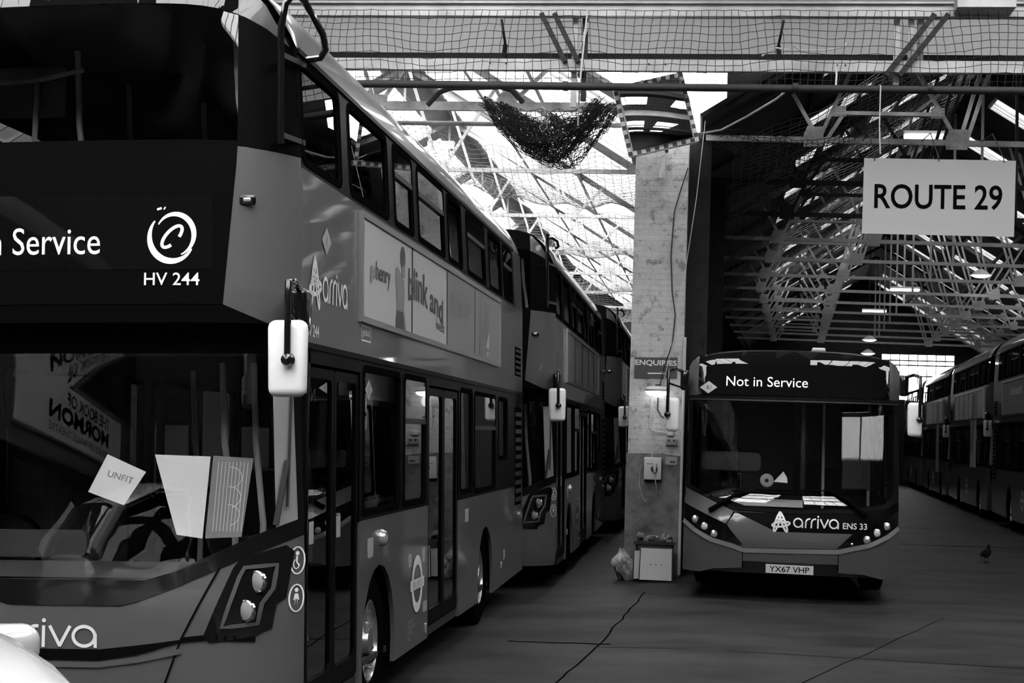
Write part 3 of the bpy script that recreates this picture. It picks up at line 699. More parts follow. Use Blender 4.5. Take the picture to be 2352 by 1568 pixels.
def slope(e, r, Y0, Y1, pitch, g0, gw, t0, t1, m, n, skew=lambda y: 0.0, gaps=(), gm=None):
    """one roof slope from eaves e=(x, z) to ridge r, boards with a glazed strip in every bay"""
    P = lambda t, y: Vector((e[0] + (r[0] - e[0]) * t + skew(y), y, e[1] + (r[1] - e[1]) * t))
    mb = MB(); nb = round((Y1 - Y0) / pitch)
    for i in range(nb):
        ya, yb = Y0 + i * pitch, Y0 + (i + 1) * pitch; p, q = ya + g0 * pitch, ya + (g0 + gw) * pitch
        quad(mb, P(0, ya), P(0, yb), P(t0, yb), P(t0, ya)); quad(mb, P(t1, ya), P(t1, yb), P(1, yb), P(1, ya))
        quad(mb, P(t0, ya), P(t0, p), P(t1, p), P(t1, ya)); quad(mb, P(t0, q), P(t0, yb), P(t1, yb), P(t1, q))
        for k in range(len(gaps) + 1):
            ta = t0 if k == 0 else gaps[k - 1][1]; tb = t1 if k == len(gaps) else gaps[k][0]
            roof_window((P(ta, p), P(ta, q), P(tb, p), P(tb, q)), n, STEEL_W, gm)
        for ga, gb in gaps: quad(mb, P(ga, p), P(ga, q), P(gb, q), P(gb, p))
    ceiling_part(mb, m)
ex_ = MB(); quad(ex_, (-0.34, 44, 6.06), (0.05, 44, 6.06), (2.0, 78, 6.06), (-0.34, 78, 6.06)); ceiling_part(ex_, BOARD_DARK)
SK = lambda y: 0.0 if y < 44 else (y - 44) * 0.055
slope((-0.15, 6.0), (5.25, 9.4), 21.4, 78.0, (78 - 21.4) / 14, 0.30, 0.24, 0.30, 0.88, BOARD_DARK, 2, SK, gaps=((0.5, 0.56),), gm=DIMGLASS)
slope((10.7, 6.0), (5.25, 9.4), 21.4, 78.0, (78 - 21.4) / 14, 0.30, 0.24, 0.12, 0.90, BOARD_DARK, 2, SK, gaps=((0.36, 0.42), (0.62, 0.68)), gm=DIMGLASS)
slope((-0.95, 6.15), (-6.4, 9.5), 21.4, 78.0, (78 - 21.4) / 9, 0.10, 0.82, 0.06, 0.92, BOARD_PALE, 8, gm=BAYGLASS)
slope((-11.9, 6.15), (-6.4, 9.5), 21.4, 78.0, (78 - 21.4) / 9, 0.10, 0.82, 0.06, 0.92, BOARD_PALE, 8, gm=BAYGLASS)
# gutter between the two bays
struct(MB().box((-1.0, 23.2, 5.98), (-0.1, 78, 6.14)).build('trim_2', STEEL_D))

# ---------------------------------------------------------------- roof trusses
ORD = ['first', 'second', 'third', 'fourth', 'fifth', 'sixth', 'seventh', 'eighth', 'ninth', 'tenth', 'eleventh', 'twelfth', 'thirteenth']
def gusset(root, x, z, y, w_, h_, m):
    g = MB().sheet([(x - w_ / 2, z - h_ * 0.35), (x + w_ / 2, z - h_ * 0.35), (x + w_ / 2, z + h_ * 0.65), (x - w_ * 0.28, z + h_ * 0.65), (x - w_ / 2, z + h_ * 0.3)], lambda u, v, o: (u, y - o, v), 0.012, off=0.012)
    for bx in (-0.35, 0, 0.35):
        for bz in (-0.2, 0.15, 0.5):
            if abs(bx) < 0.1 and bz == 0.5: continue
            g.lathe([(0.014, 0), (0.014, 0.012), (0.007, 0.016)], Matrix.Translation((x + bx * w_, y - 0.012, z + bz * h_)) @ Matrix.Rotation(pi / 2, 4, 'X'), 6)
    return g.build('gusset_plate', m, root)
def right_truss(i):
    Y = 22.3 + 3.7 * i; sk = SK(Y); tilt = lambda x: -0.0115 * x
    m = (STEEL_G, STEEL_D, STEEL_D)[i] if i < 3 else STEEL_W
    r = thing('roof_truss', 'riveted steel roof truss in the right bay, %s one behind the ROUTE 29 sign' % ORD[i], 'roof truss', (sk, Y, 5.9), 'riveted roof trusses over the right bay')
    Z = lambda x, z: (x, 0, z + tilt(x))
    b = lambda p, q, w_, h_, nm: MB().bar(Z(*p), Z(*q), w_, h_, up=(0, 0, 1) if nm == 'bottom_chord' else (0, 1, 0)).build(nm, m, r, smooth=0)
    b((-0.1, 0), (10.65, 0), 0.07, 0.075, 'bottom_chord')
    for x0, x1 in ((-0.1, 5.3), (10.65, 5.3)):
        MB().bar(Z(x0, 0.12), Z(x1, 3.40), 0.10, 0.07, up=(0, 1, 0)).build('rafter', STEEL_D, r, smooth=0)
    b((5.3, 0), (5.3, 3.38), 0.05, 0.05, 'king_rod')
    for s in (0, 1):
        X = (lambda x: x) if s == 0 else (lambda x: 10.6 - x)
        for p, q in (((1.38, 0.05), (1.05, 0.62)), ((1.42, 0.05), (2.0, 1.38)), ((3.2, 0.05), (2.35, 1.52)), ((3.25, 0.05), (3.95, 2.6)), ((3.34, 0.05), (4.15, 2.7)), ((1.5, 0.0), (1.72, 0.36))):
            b((X(p[0]), p[1]), (X(q[0]), q[1]), 0.05, 0.05, 'strut')
        b((X(1.62), 0.37), (X(2.98), 0.37), 0.05, 0.10, 'collar')
        for x, w_, h_ in ((1.33, 0.26, 0.27), (3.2, 0.28, 0.27)):
            gusset(r, X(x), tilt(X(x)), -0.036, w_, h_, m)
        for x in (1.66, 2.95): gusset(r, X(x), 0.37 + tilt(X(x)), -0.03, 0.18, 0.14, m)
    b((2.0, 2.0), (2.6, 1.5), 0.04, 0.04, 'strut')
    return r
for i in range(13): right_truss(i)

def left_truss(i):
    Y = (22.3, 27.8, 33.6, 39.6, 45.6, 51.6, 57.5)[i]; m = STEEL_W if i else STEEL_G
    r = thing('roof_truss', 'pale roof truss in the bright left bay, %s one behind the fascia' % ORD[i], 'roof truss', (0, Y, 6.30), 'roof trusses over the left bay')
    b = lambda p, q, w_, h_, nm: MB().bar((p[0], 0, p[1]), (q[0], 0, q[1]), w_, h_, up=(0, 0, 1) if nm == 'bottom_chord' else (0, 1, 0)).build(nm, m, r, smooth=0)
    b((-11.8, 0), (-1.05, 0), 0.07, 0.12 if i == 0 else 0.07, 'bottom_chord')
    for x0 in (-11.8, -1.05): b((x0, 0.02), (-6.4, 3.05), 0.09, 0.06, 'rafter')
    b((-6.4, 0), (-6.4, 3.1), 0.045, 0.045, 'king_rod')
    for s in (0, 1):
        X = (lambda x: x) if s == 0 else (lambda x: -12.85 - x)
        for p, q in (((-2.8, 0), (-2.2, 0.6)), ((-2.85, 0), (-3.6, 1.4)), ((-4.6, 0), (-3.7, 1.45)), ((-4.65, 0), (-5.5, 2.5))):
            b((X(p[0]), p[1]), (X(q[0]), q[1]), 0.05, 0.05, 'strut')
        gusset(r, X(-2.82), 0.02, -0.036, 0.28, 0.26, m); gusset(r, X(-4.6), 0.02, -0.036, 0.24, 0.2, m)
    return r
for i in range(7): left_truss(i)
# purlins along the slopes
n_ = 3
for (e, r_) in (((-0.15, 6.0), (5.25, 9.4)), ((10.7, 6.0), (5.25, 9.4))):
    for t in (0.3, 0.46, 0.65):
        x, z = e[0] + (r_[0] - e[0]) * t, e[1] + (r_[1] - e[1]) * t - 0.05
        struct(MB().bar((x, 21.45, z), (x, 44, z), 0.06, 0.09).bar((x, 44, z), (x + SK(78), 78, z), 0.06, 0.09).build('trim_%d' % n_, STEEL_D, smooth=0)); n_ += 1
for (e, r_) in (((-0.95, 6.15), (-6.4, 9.5)), ((-11.9, 6.15), (-6.4, 9.5))):
    for t in (0.33, 0.63):
        x, z = e[0] + (r_[0] - e[0]) * t, e[1] + (r_[1] - e[1]) * t - 0.05
        struct(MB().bar((x, 21.45, z), (x, 78, z), 0.06, 0.08).build('trim_%d' % n_, STEEL_W, smooth=0)); n_ += 1

# ---------------------------------------------------------------- lattice girder across the front of the bays
g = thing('lattice_girder', 'pale lattice girder across the top of the shed above the pillar', 'girder', (0, 20.0, 6.36))
MB().box((-12.1, -0.07, 0.60), (12.5, 0.07, 0.745)).box((-12.1, -0.12, 0.745), (12.5, 0.12, 0.765)).build('top_chord', STEEL_W, g, smooth=0)
MB().box((-12.1, -0.05, -0.07), (12.5, 0.05, 0.07)).build('bottom_chord', STEEL_W, g, smooth=0)
bm_ = MB()
for x in (-5.7, -1.75, -1.95, 2.35, 2.25, 0.0, 0.2, 6.3, 6.5): bm_.lathe([(0.012, 0), (0.012, 0.01)], Matrix.Translation((x - 0.8, -0.05, 0.01)) @ Matrix.Rotation(pi / 2, 4, 'X'), 6)
bm_.build('bolt_heads', STEEL_D, g)
for a, b_, m in (((-2.05, 0.62), (-1.74, 0.02), STEEL_D), ((2.66, 0.62), (2.10, -0.12), STEEL_D), ((-6.2, 0.62), (-5.9, 0.02), STEEL_D), ((6.9, 0.62), (6.4, 0.0), STEEL_D)):
    dg_ = MB()
    for o in (-0.05, 0.05):
        dg_.bar((a[0] + o * 1.6, -0.085, a[1]), (b_[0] + o * 1.6, -0.085, b_[1]), 0.06, 0.085, up=(0, 1, 0))
    dg_.build('diagonal', m, g, smooth=0)
for x, m, z0 in ((-1.72, STEEL_W, -0.5), (-1.60, STEEL_D, -0.42), (2.16, STEEL_W, -0.2), (2.33, STEEL_W, 0.06), (2.44, STEEL_G, 0.1), (-6.0, STEEL_W, -0.2)):
    MB().box((x - 0.035, 0.06, z0), (x + 0.035, 0.12, 0.62)).build('post', m, g, smooth=0)
MB().bar((-1.55, 0.03, 0.55), (-1.72, 0.03, 0.06), 0.04, 0.03, up=(0, 1, 0)).build('brace', STEEL_G, g, smooth=0)
MB().box((2.80, -0.40, 0.63), (3.47, 0.0, 0.80)).build('gutter_box', STEEL_W, g, smooth=0)
tag(MB().box((-12.1, 20.55, 6.54), (12.5, 20.68, 6.64)).build('steel_beam', STEEL_D, smooth=0), 'dark steel beam just above and behind the pale girder bottom chord', 'beam')
pp = MB().tube([(-12.1, 19.6, 6.03), (-4, 19.6, 6.03), (-1.2, 19.6, 6.015), (4, 19.6, 6.0), (12.5, 19.6, 5.96)], 0.048, 12)
for x in (-1.78, 0.95, 2.5): pp.tube([(x - 0.03, 19.6, 6.02), (x + 0.03, 19.6, 6.02)], 0.058, 12)
tag(pp.build('overhead_pipe', STEEL_D), 'long dark pipe crossing in front of the chequered mirror', 'pipe')
tag(MB().tube([(-12, 22.0, 6.02), (-1.1, 22.0, 6.0)], 0.032, 8).build('overhead_pipe', STEEL_G), 'thin grey pipe below the beam in the left bay', 'pipe')
tag(MB().tube([(-3.7, 21.0, 6.05), (-3.55, 21.0, 6.22), (-3.4, 21.0, 6.28), (-2.75, 21.0, 6.30), (-2.6, 21.0, 6.26), (-2.45, 21.0, 6.1)], 0.035, 8).build('bent_pipe', STEEL_D), 'dark bent pipe loop hanging under the girder near the left bus', 'pipe')
for x, lab in ((-2.7, 'left of the pillar'), (0.83, 'right of the pillar')):
    tag(MB().tube([(x, 20.52, 7.06), (x + 0.06 * (-1 if x > 0 else 1), 20.52, 6.73)], 0.016, 8).tube([(x + 0.06 * (-1 if x > 0 else 1), 20.52, 6.74), (x + 0.04 * (-1 if x > 0 else 1), 20.53, 6.55)], 0.03, 8).build('conduit_drop', STEEL_D), 'dark conduit drop behind the net, %s' % lab, 'conduit')

# ---------------------------------------------------------------- nets and ropes
def stuff_net(name, mb, m, label):
    return tag(mb.build(name, m, smooth=0, recalc=False), label, 'netting', kind='stuff')
rn = random.Random(11)
def front_net(a, b):
    x = -5.6 + 11.0 * a; s = 0.05 * math.sin(a * 23) + 0.03 * math.sin(a * 57)
    zt = 7.0 - 0.0 * a; zb2 = 6.05
    pull = 0.25 * math.exp(-((x - 2.1) / 0.5) ** 2)
    return (x + (0.5 - b) * 0.1 * math.sin(a * 31) - (x - 2.1) * pull * (1 - b) * 0.5, 19.82 - 0.12 * math.sin(b * pi), zt + (zb2 - zt) * b + s * math.sin(b * pi) * 0.8)
stuff_net('bird_net', net(front_net, 110, 10, 0.0042, jit=0.007), NET_D, 'dark bird netting stretched over the girder in front of pale boarding')
# bunched dark net hanging in front of the left bay
bun = MB()
for L_ in range(6):
    cx = -2.12 + rn.uniform(-0.12, 0.12); cy = 21.2 + rn.uniform(-0.3, 0.3); wdt = 0.80 + rn.uniform(-0.15, 0.1); dep = 0.88 + rn.uniform(-0.35, 0.08)
    def bf(a, b, cx=cx, cy=cy, wdt=wdt, dep=dep):
        x = cx + wdt * (a * 2 - 1) * (1 - 0.15 * b); sag = dep * (1 - (a * 2 - 1) ** 2)
        return (x + 0.05 * math.sin(9 * a + 7 * b), cy + 0.35 * (b - 0.5), 6.12 - 0.0 * b - sag * (0.35 + 0.65 * math.sin(b * pi)) - 0.1 * abs(2 * a - 1) * 0)
    k_ = net(bf, 28, 20, 0.0045, jit=0.035); bun.add(k_.v, k_.f)
for x in (-2.85, -2.5, -2.1, -1.7, -1.4): bun.tube([(x, 21.2, 5.85), (x + 0.03, 21.6, 6.08), (x, 22.0, 6.02)], 0.008, 5)
stuff_net('bunched_net', bun, NET_D, 'dark bunched netting sagging beside the chequered mirror')
ln = MB()
for (Y, x0, x1, zt, sag, dy) in ((24.5, -5.0, -1.15, 6.05, 0.45, 4.0), (31, -6.5, -1.2, 6.0, 0.5, 4.5), (38, -8.5, -1.25, 6.0, 0.6, 5.5), (47, -10.5, -1.25, 6.0, 0.7, 6)):
    def lf(a, b, Y=Y, x0=x0, x1=x1, zt=zt, sag=sag, dy=dy):
        return (x0 + (x1 - x0) * a, Y + dy * b + 0.1 * math.sin(a * 20), zt + 0.6 * (1 - a) - sag * 4 * b * (1 - b) - 0.25 * math.sin(a * pi) + 0.04 * math.sin(a * 31 + b * 9))
    k_ = net(lf, int((x1 - x0) / 0.12), int(dy / 0.13), 0.0035, jit=0.012); ln.add(k_.v, k_.f)
stuff_net('slung_net', ln, NET_L, 'pale safety netting slung in swags under the left bay roof')
rnn = MB()
for (Y, dy) in ((23.2, 7.2), (31, 7.2), (38.5, 7.2), (46, 7.2)):
    def rf(a, b, Y=Y, dy=dy):
        x = 0.3 + 4.4 * a
        return (x, Y + dy * b, 6.15 + 2.75 * a - 0.22 - 0.35 * math.sin(b * pi) - 0.18 * math.sin(a * pi) + 0.05 * math.sin(a * 17 + b * 11))
    k_ = net(rf, 34, int(dy / 0.15), 0.005, jit=0.012); rnn.add(k_.v, k_.f)
stuff_net('slung_net', rnn, NET_L, 'pale safety netting slung under the left slope of the right bay')
dn = MB()
def df_(a, b): return (-0.02 + 2.5 * a, 21.9 + 1.0 * b, 5.93 + 0.15 * a - 0.35 * math.sin(a * pi) * (0.4 + b) + 0.05 * math.sin(9 * a))
k_ = net(df_, 36, 10, 0.005, jit=0.02); dn.add(k_.v, k_.f)
stuff_net('sagging_net', dn, NET_D, 'dark sagging net right of the chequered mirror')
def rope(pts, r, label, m=None):
    return tag(MB().tube(pts, r, 6).build('rope', m or ROPE), label, 'rope')
rope([(-0.15, 21.0, 5.72), (0.1, 20.95, 5.76), (0.4, 20.6, 5.86), (0.75, 20.0, 5.97), (0.9, 19.65, 6.04)], 0.014, 'pale rope running from the chequered mirror up to the pipe')
rope([(0.55, 19.75, 6.43), (0.6, 19.74, 6.47), (0.72, 19.74, 6.53), (0.86, 19.74, 6.50), (0.92, 19.74, 6.56), (1.0, 19.75, 6.50), (1.3, 19.75, 6.50), (1.52, 19.76, 6.55), (1.55, 19.75, 6.6), (1.5, 19.75, 6.53)], 0.012, 'pale knotted rope lying along the top of the girder chord')
rope([(1.42, 19.85, 6.40), (1.43, 19.7, 6.2), (1.42, 19.68, 6.0)], 0.012, 'short pale rope end hanging below the girder right of the pillar')
rope([(-1.55, 19.7, 6.98), (-1.57, 19.7, 6.7), (-1.6, 19.7, 6.3), (-1.62, 19.7, 5.95), (-1.64, 19.9, 5.6)], 0.011, 'pale rope hanging beside the girder post left of the chequered mirror')
rope([(-2.2, 21, 6.05), (-2.1, 20.9, 5.9), (-2.12, 20.9, 5.75), (-2.18, 20.9, 5.7), (-2.22, 20.9, 5.76), (-2.14, 20.9, 5.84)], 0.012, 'looped pale cord hanging in front of the bunched net')
rope([(-0.11, 21.6, 6.0), (-0.2, 21.7, 5.0), (-0.42, 22.0, 3.3), (-0.60, 22.3, 2.5)], 0.006, 'thin pale cord slanting down to the bulkhead lamp')
rope([(1.93, 19.62, 6.06), (1.93, 19.55, 6.03), (1.93, 19.56, 5.95), (1.93, 19.6, 5.6), (1.95, 19.64, 5.25)], 0.008, 'thin pale string hanging in front of the ROUTE 29 sign')

# ---------------------------------------------------------------- signs, mirror, pillar fittings
sg = thing('hanging_sign', 'pale rectangular hanging sign reading ROUTE 29', 'sign', (2.738, 20.5, 4.88))
SF = lambda u, z, o=0.0: (u, -o, z)
MB().sheet([(-0.905, -0.465), (0.905, -0.475), (0.915, 0.455), (-0.895, 0.465)], SF, 0.012, off=0.006).build('board', SIGN, sg, smooth=0)
text('lettering', 'ROUTE 29', (-0.765, -0.155, 0.76, 0.150), SF, INK, sg, bold=0.014, off=0.009)
for x in (-0.77, -0.0, 0.77):
    MB().tube([(x, -0.01, 0.43), (x, -0.015, 0.47), (x + 0.01, 0.9, 0.95), (x + 0.01, 1.75, 1.0)], 0.007, 6).build('hanging_wire', STEEL_D, sg)
def frame_map(c, ux, uz, n):
    c, ux, uz, n = Vector(c), Vector(ux), Vector(uz), Vector(n)
    return lambda u, z, o=0.0: tuple(c + ux * u + uz * z + n * o)
CHEQ = mat('chequered_tape', 0.8, 0.5)
_t = CHEQ.node_tree; _tc = _t.nodes.new('ShaderNodeTexCoord'); _mp = _t.nodes.new('ShaderNodeMapping'); _ck = _t.nodes.new('ShaderNodeTexChecker')
_mp.inputs['Location'].default_value = (0.0, 0.033, 0.0); _ck.inputs['Scale'].default_value = 1 / 0.0585
_ck.inputs['Color1'].default_value = (0.8, 0.8, 0.8, 1); _ck.inputs['Color2'].default_value = (0.07, 0.07, 0.07, 1)
_t.links.new(_tc.outputs['Object'], _mp.inputs[0]); _t.links.new(_mp.outputs[0], _ck.inputs['Vector']); _t.links.new(_ck.outputs['Color'], _t.nodes['Principled BSDF'].inputs['Base Color'])
cm = thing('traffic_mirror', 'square convex traffic mirror with a chequered border on the pillar', 'traffic mirror', (-0.745, 21.2, 6.0))
ta = math.radians(15); tf = -0.07
cux = Vector((math.cos(ta), 0, math.sin(ta))); cn = Vector((0.10, -1, -tf)).normalized()
cux = (cux - cn * cux.dot(cn)).normalized(); cuz = cux.cross(cn); cuz = cuz if cuz.z > 0 else -cuz
CF = frame_map((0, 0, 0), cux, cuz, cn)
W2, H2 = 0.465, 0.475
MB().sheet(rrect(-W2, -H2, W2, H2, 0.03), CF, 0.05, off=0.0).build('backing', WHITE, cm)
cb = MB().sheet(rrect(-W2 + 0.002, -H2 + 0.002, W2 - 0.002, H2 - 0.002, 0.02), lambda u, z, o: (u, -o, z), 0.003, [rrect(-W2 + 0.06, -H2 + 0.06, W2 - 0.06, H2 - 0.06, 0.01)], off=0.003).build('chequered_border', CHEQ, cm, smooth=0)
cb.matrix_local = Matrix(((cux.x, -cn.x, cuz.x, 0), (cux.y, -cn.y, cuz.y, 0), (cux.z, -cn.z, cuz.z, 0), (0, 0, 0, 1)))
mw, mh = W2 - 0.07, H2 - 0.07
MB().grid([[CF(mw * (i / 10 * 2 - 1), mh * (j / 10 * 2 - 1), 0.012 + 0.07 * (1 - 0.5 * ((i / 5 - 1) ** 2 + (j / 5 - 1) ** 2))) for i in range(11)] for j in range(11)]).build('mirror_face', MIRROR, cm, smooth=80)
MB().tube([(0.12, 0.12, -0.3), (0.12, 0.5, -0.3), (0.12, 1.15, -0.28)], 0.025, 8).build('bracket_arm', STEEL_D, cm)
tag(MB().tube([(-0.67, 22.3, 5.65), (-0.67, 22.3, 5.45)], 0.03, 10).tube([(-0.67, 22.3, 5.46), (-0.68, 22.3, 5.34)], 0.045, 10).tube([(-0.67, 22.3, 5.6), (-0.67, 22.42, 5.6)], 0.02, 8).build('pipe_stub', STEEL_G), 'short grey pipe stub on the pillar below the chequered mirror', 'pipe')

PF = lambda u, z, o=0.0: (u, PY0 - o, z)
eq = MB().sheet([(-0.982, 2.635), (-0.405, 2.645), (-0.402, 2.925), (-0.98, 2.915)], PF, 0.012, off=0.012).build('enquiries_sign', mat('sign_blue', 0.055, 0.6), smooth=0)
tag(eq, 'dark painted board on the pillar reading ENQUIRIES with an arrow', 'sign')
text('lettering', 'ENQUIRIES', (-0.972, 2.80, -0.412, 2.885), PF, VINYL, eq, bold=0.02, off=0.014)
MB().poly([(-0.80, 2.695), (-0.60, 2.70), (-0.60, 2.715), (-0.80, 2.712)], PF, 0.014).poly([(-0.61, 2.68), (-0.565, 2.708), (-0.61, 2.735)], PF, 0.014).build('arrow', VINYL, eq, smooth=0)
bl = thing('bulkhead_lamp', 'round white bulkhead lamp lit on the pillar below the enquiries sign', 'lamp', (-0.66, 22.4, 2.47))
MB().lathe([(0.165, -0.01), (0.17, 0.015), (0.15, 0.045), (0.06, 0.06), (0.0, 0.06)], Matrix.Translation((0, -0.17, 0)), 28, cap=False).build('housing', PALE, bl)
MB().lathe([(0.16, -0.012), (0.145, -0.045), (0.09, -0.07), (0.0, -0.078)], Matrix.Translation((0, -0.17, 0)), 28, cap=False).build('diffuser', LAMP_ON, bl)
MB().box((-0.03, -0.16, 0.03), (0.05, 0.0, 0.085)).build('bracket', DARK, bl)
pl_ = bpy.data.lights.new('bulkhead_glow', 'POINT'); pl_.energy = 0.2; pl_.shadow_soft_size = 0.08
po = bpy.data.objects.new('bulkhead_glow', pl_); COL.objects.link(po); po.location = (-0.66, 22.2, 2.33)
sk_ = thing('socket_outlet', 'grey twin socket outlet on the pillar beside the bus mirror', 'socket', (-0.455, 22.4, 1.79))
MB().rbox((0, -0.025, 0), (0.155, 0.05, 0.10), 0.01).build('box', mat('socket_grey', 0.25, 0.5), sk_)
for x in (-0.035, 0.035): MB().box((x - 0.012, -0.054, 0.0), (x + 0.012, -0.05, 0.03)).build('pin_holes', DARK, sk_)
jb = MB().rbox((-0.475, 22.38, 1.905), (0.09, 0.045, 0.07), 0.01).build('junction_box', PALE); tag(jb, 'small pale junction box on the pillar just above the socket', 'junction box')
iso = thing('isolator_switch', 'pale isolator switch box with a lever on the pillar dado', 'switch', (-0.695, 22.385, 1.425))
MB().rbox((0, -0.06, 0), (0.235, 0.12, 0.30), 0.012).build('case', PALE, iso)
MB().lathe([(0.045, 0), (0.045, 0.02), (0.02, 0.025)], Matrix.Translation((0.02, -0.12, 0.0)) @ Matrix.Rotation(pi / 2, 4, 'X'), 18).build('boss', DARK, iso)
MB().rbox((0.03, -0.155, 0.01), (0.035, 0.03, 0.13), 0.01).build('lever', PALE, iso)
MB().box((-0.08, -0.124, 0.06), (0.06, -0.12, 0.066)).build('label_line', DARK, iso)
st_ = MB().sheet(rrect(-0.528, 1.485, -0.375, 1.59, 0.012), PF, 0.004, off=0.022).build('notice_sticker', GREYV, smooth=0); tag(st_, 'small pale warning notice on the pillar right of the switch box', 'notice')
MB().poly([(-0.47, 1.505), (-0.395, 1.505), (-0.395, 1.535), (-0.47, 1.535)], PF, 0.024).build('printed_block', AD_DARK, st_, smooth=0)
def cable(pts, r, label, m): return tag(MB().tube(pts, r, 6).build('cable', m), label, 'cable')
cable([(-0.33, 22.36, 5.5), (-0.42, 22.36, 5.2), (-0.50, 22.37, 4.9), (-0.53, 22.37, 4.3), (-0.50, 22.37, 3.8), (-0.45, 22.37, 3.5), (-0.48, 22.37, 3.1), (-0.58, 22.37, 2.8), (-0.63, 22.33, 2.55)], 0.009, 'dark cable winding down the pillar from the mirror to the lamp', STEEL_D)
cable([(-0.735, 22.37, 2.38), (-0.75, 22.37, 2.1), (-0.75, 22.37, 1.98), (-0.70, 22.37, 1.93), (-0.60, 22.37, 1.915), (-0.52, 22.37, 1.91)], 0.009, 'pale cable looping from the bulkhead lamp to the junction box', ROPE)
cable([(-0.725, 22.37, 2.38), (-0.73, 22.36, 1.8), (-0.70, 22.24, 1.5), (-0.64, 22.23, 1.2), (-0.62, 22.36, 1.05)], 0.005, 'thin pale wire dropping from the lamp past the switch box', ROPE)
cable([(-0.65, 22.37, 2.38), (-0.655, 22.36, 2.22), (-0.60, 22.36, 2.13), (-0.56, 22.36, 2.11)], 0.010, 'short dark cable curling from the lamp behind the bus mirror', STEEL_D)
cable([(-0.79, 22.36, 1.52), (-0.86, 22.36, 1.45), (-0.87, 22.36, 1.2), (-0.82, 22.36, 1.02), (-0.78, 22.37, 0.98)], 0.005, 'thin wire looping left of the isolator switch box', STEEL_G)

bn = thing('litter_bin', 'black litter bin full of rubbish at the foot of the pillar', 'bin', (-0.63, 22.06, 0.0))
MB().rbox((0, 0, 0.23), (0.50, 0.42, 0.50), 0.03, 3, taper=lambda c: (0.88, 0.88) if c.z < 0 else (1, 1)).box((-0.27, -0.23, 0.44), (0.27, -0.20, 0.48)).build('tub', BINM, bn)
tr = MB(); rr = random.Random(4)
for k in range(16): tr.rbox((rr.uniform(-0.2, 0.2), rr.uniform(-0.15, 0.15), 0.49 + rr.uniform(-0.01, 0.06)), (rr.uniform(.06, .14), rr.uniform(.05, .12), rr.uniform(.03, .07)), 0.015, 2, rot=Matrix.Rotation(rr.uniform(0, 3), 3, 'Z') @ Matrix.Rotation(rr.uniform(-.6, .6), 3, 'X'))
tr.build('rubbish', RUBBISH, bn)
for (nm, lab, x, z0, y, w_, h_, lean, rz) in (('panel', 'square white panel with three small holes leaning against the bin', -0.60, 0.0, 21.62, 0.425, 0.415, 0.10, -0.02), ('panel', 'second white panel standing edge-on behind the square panel', -0.80, 0.0, 21.76, 0.20, 0.37, 0.07, 0.35)):
    t = thing(nm, lab, 'panel', Matrix.Translation((x, y, z0)) @ Matrix.Rotation(rz, 4, 'Z') @ Matrix.Rotation(-lean, 4, 'X'))
    QF = lambda u, z, o=0.0: (u, -o, z)
    MB().sheet([(-w_ / 2, 0), (w_ / 2, 0), (w_ / 2 - 0.006, h_), (-w_ / 2 + 0.008, h_)], QF, 0.02).build('face', PALE, t, smooth=0)
    MB().ribbon([(-w_ / 2, 0), (-w_ / 2 + 0.008, h_), (w_ / 2 - 0.006, h_), (w_ / 2, 0)], 0.014, QF, 0.003).build('edge_trim', DARK, t, smooth=0)
    if w_ > 0.3:
        hm = MB()
        for dx in (-0.065, 0.0, 0.065): hm.disc((dx, h_ * 0.48), 0.008, QF, 0.002, n=10)
        hm.build('holes', DARK, t, smooth=0)
bg_ = MB(); rr = random.Random(9); rows = []
for k in range(9):
    t = k / 8; row = []
    for j in range(15):
        a = 2 * pi * j / 14; rad = (0.15 * math.sin(pi * min(1, t * 0.95 + 0.12)) + 0.025) * (1 + 0.22 * math.sin(3 * a + 5 * t) + 0.12 * math.sin(7 * a - 9 * t))
        row.append((rad * math.cos(a) + 0.03 * t - 0.10 * t * t, rad * 0.8 * math.sin(a), 0.40 * t + 0.03 * math.sin(a * 2)))
    row[-1] = row[0]; rows.append(row)
bg_.grid(rows)
bo = bg_.build('rubbish_bag', mat('rubbish_bag', 0.45, 0.35, noise=5.5, v2=0.01)); bo.location = (-1.0, 22.0, -0.045)
tag(bo, 'crumpled part-filled rubbish bag slumped left of the white panel', 'bag')
pk = tag(MB().tube([(-0.31, 22.35, 0.02), (-0.31, 22.35, 3.2)], 0.02, 8).build('corner_pipe', PALE), 'thin pale vertical pipe at the right corner of the pillar', 'pipe')

# lamps hanging in the roofs
def batten(x, y, z, l, label, lit=True, rz=0):
    t = thing('batten_light', label, 'ceiling light', Matrix.Translation((x, y, z)) @ Matrix.Rotation(rz, 4, 'Z'), 'batten lights under the roofs')
    MB().rbox((0, 0, 0.05), (l, 0.14, 0.07), 0.015).build('housing', WHITE, t)
    MB().rbox((0, 0, -0.005), (l * 0.96, 0.18, 0.06), 0.02).build('diffuser', LAMP_ON if lit else WHITE, t)
    for s in (-1, 1): MB().tube([(s * l * 0.35, 0, 0.08), (s * l * 0.35, 0, 0.55)], 0.008, 6).build('drop_rod', STEEL_D, t)
batten(-5.0, 30, 7.09, 0.5, 'short white batten light hanging above the left bus roof')
batten(3.55, 28, 7.0, 0.8, 'white batten light high above the ROUTE 29 sign')
batten(5.53, 48, 6.25, 0.85, 'white batten light nearest below the ROUTE 29 sign')
batten(5.86, 60, 6.56, 0.87, 'far white batten light on the trusses above the single-deck bus')
RZ = {'upp': 9.2, 'low': 9.2, 'sma': 8.33}
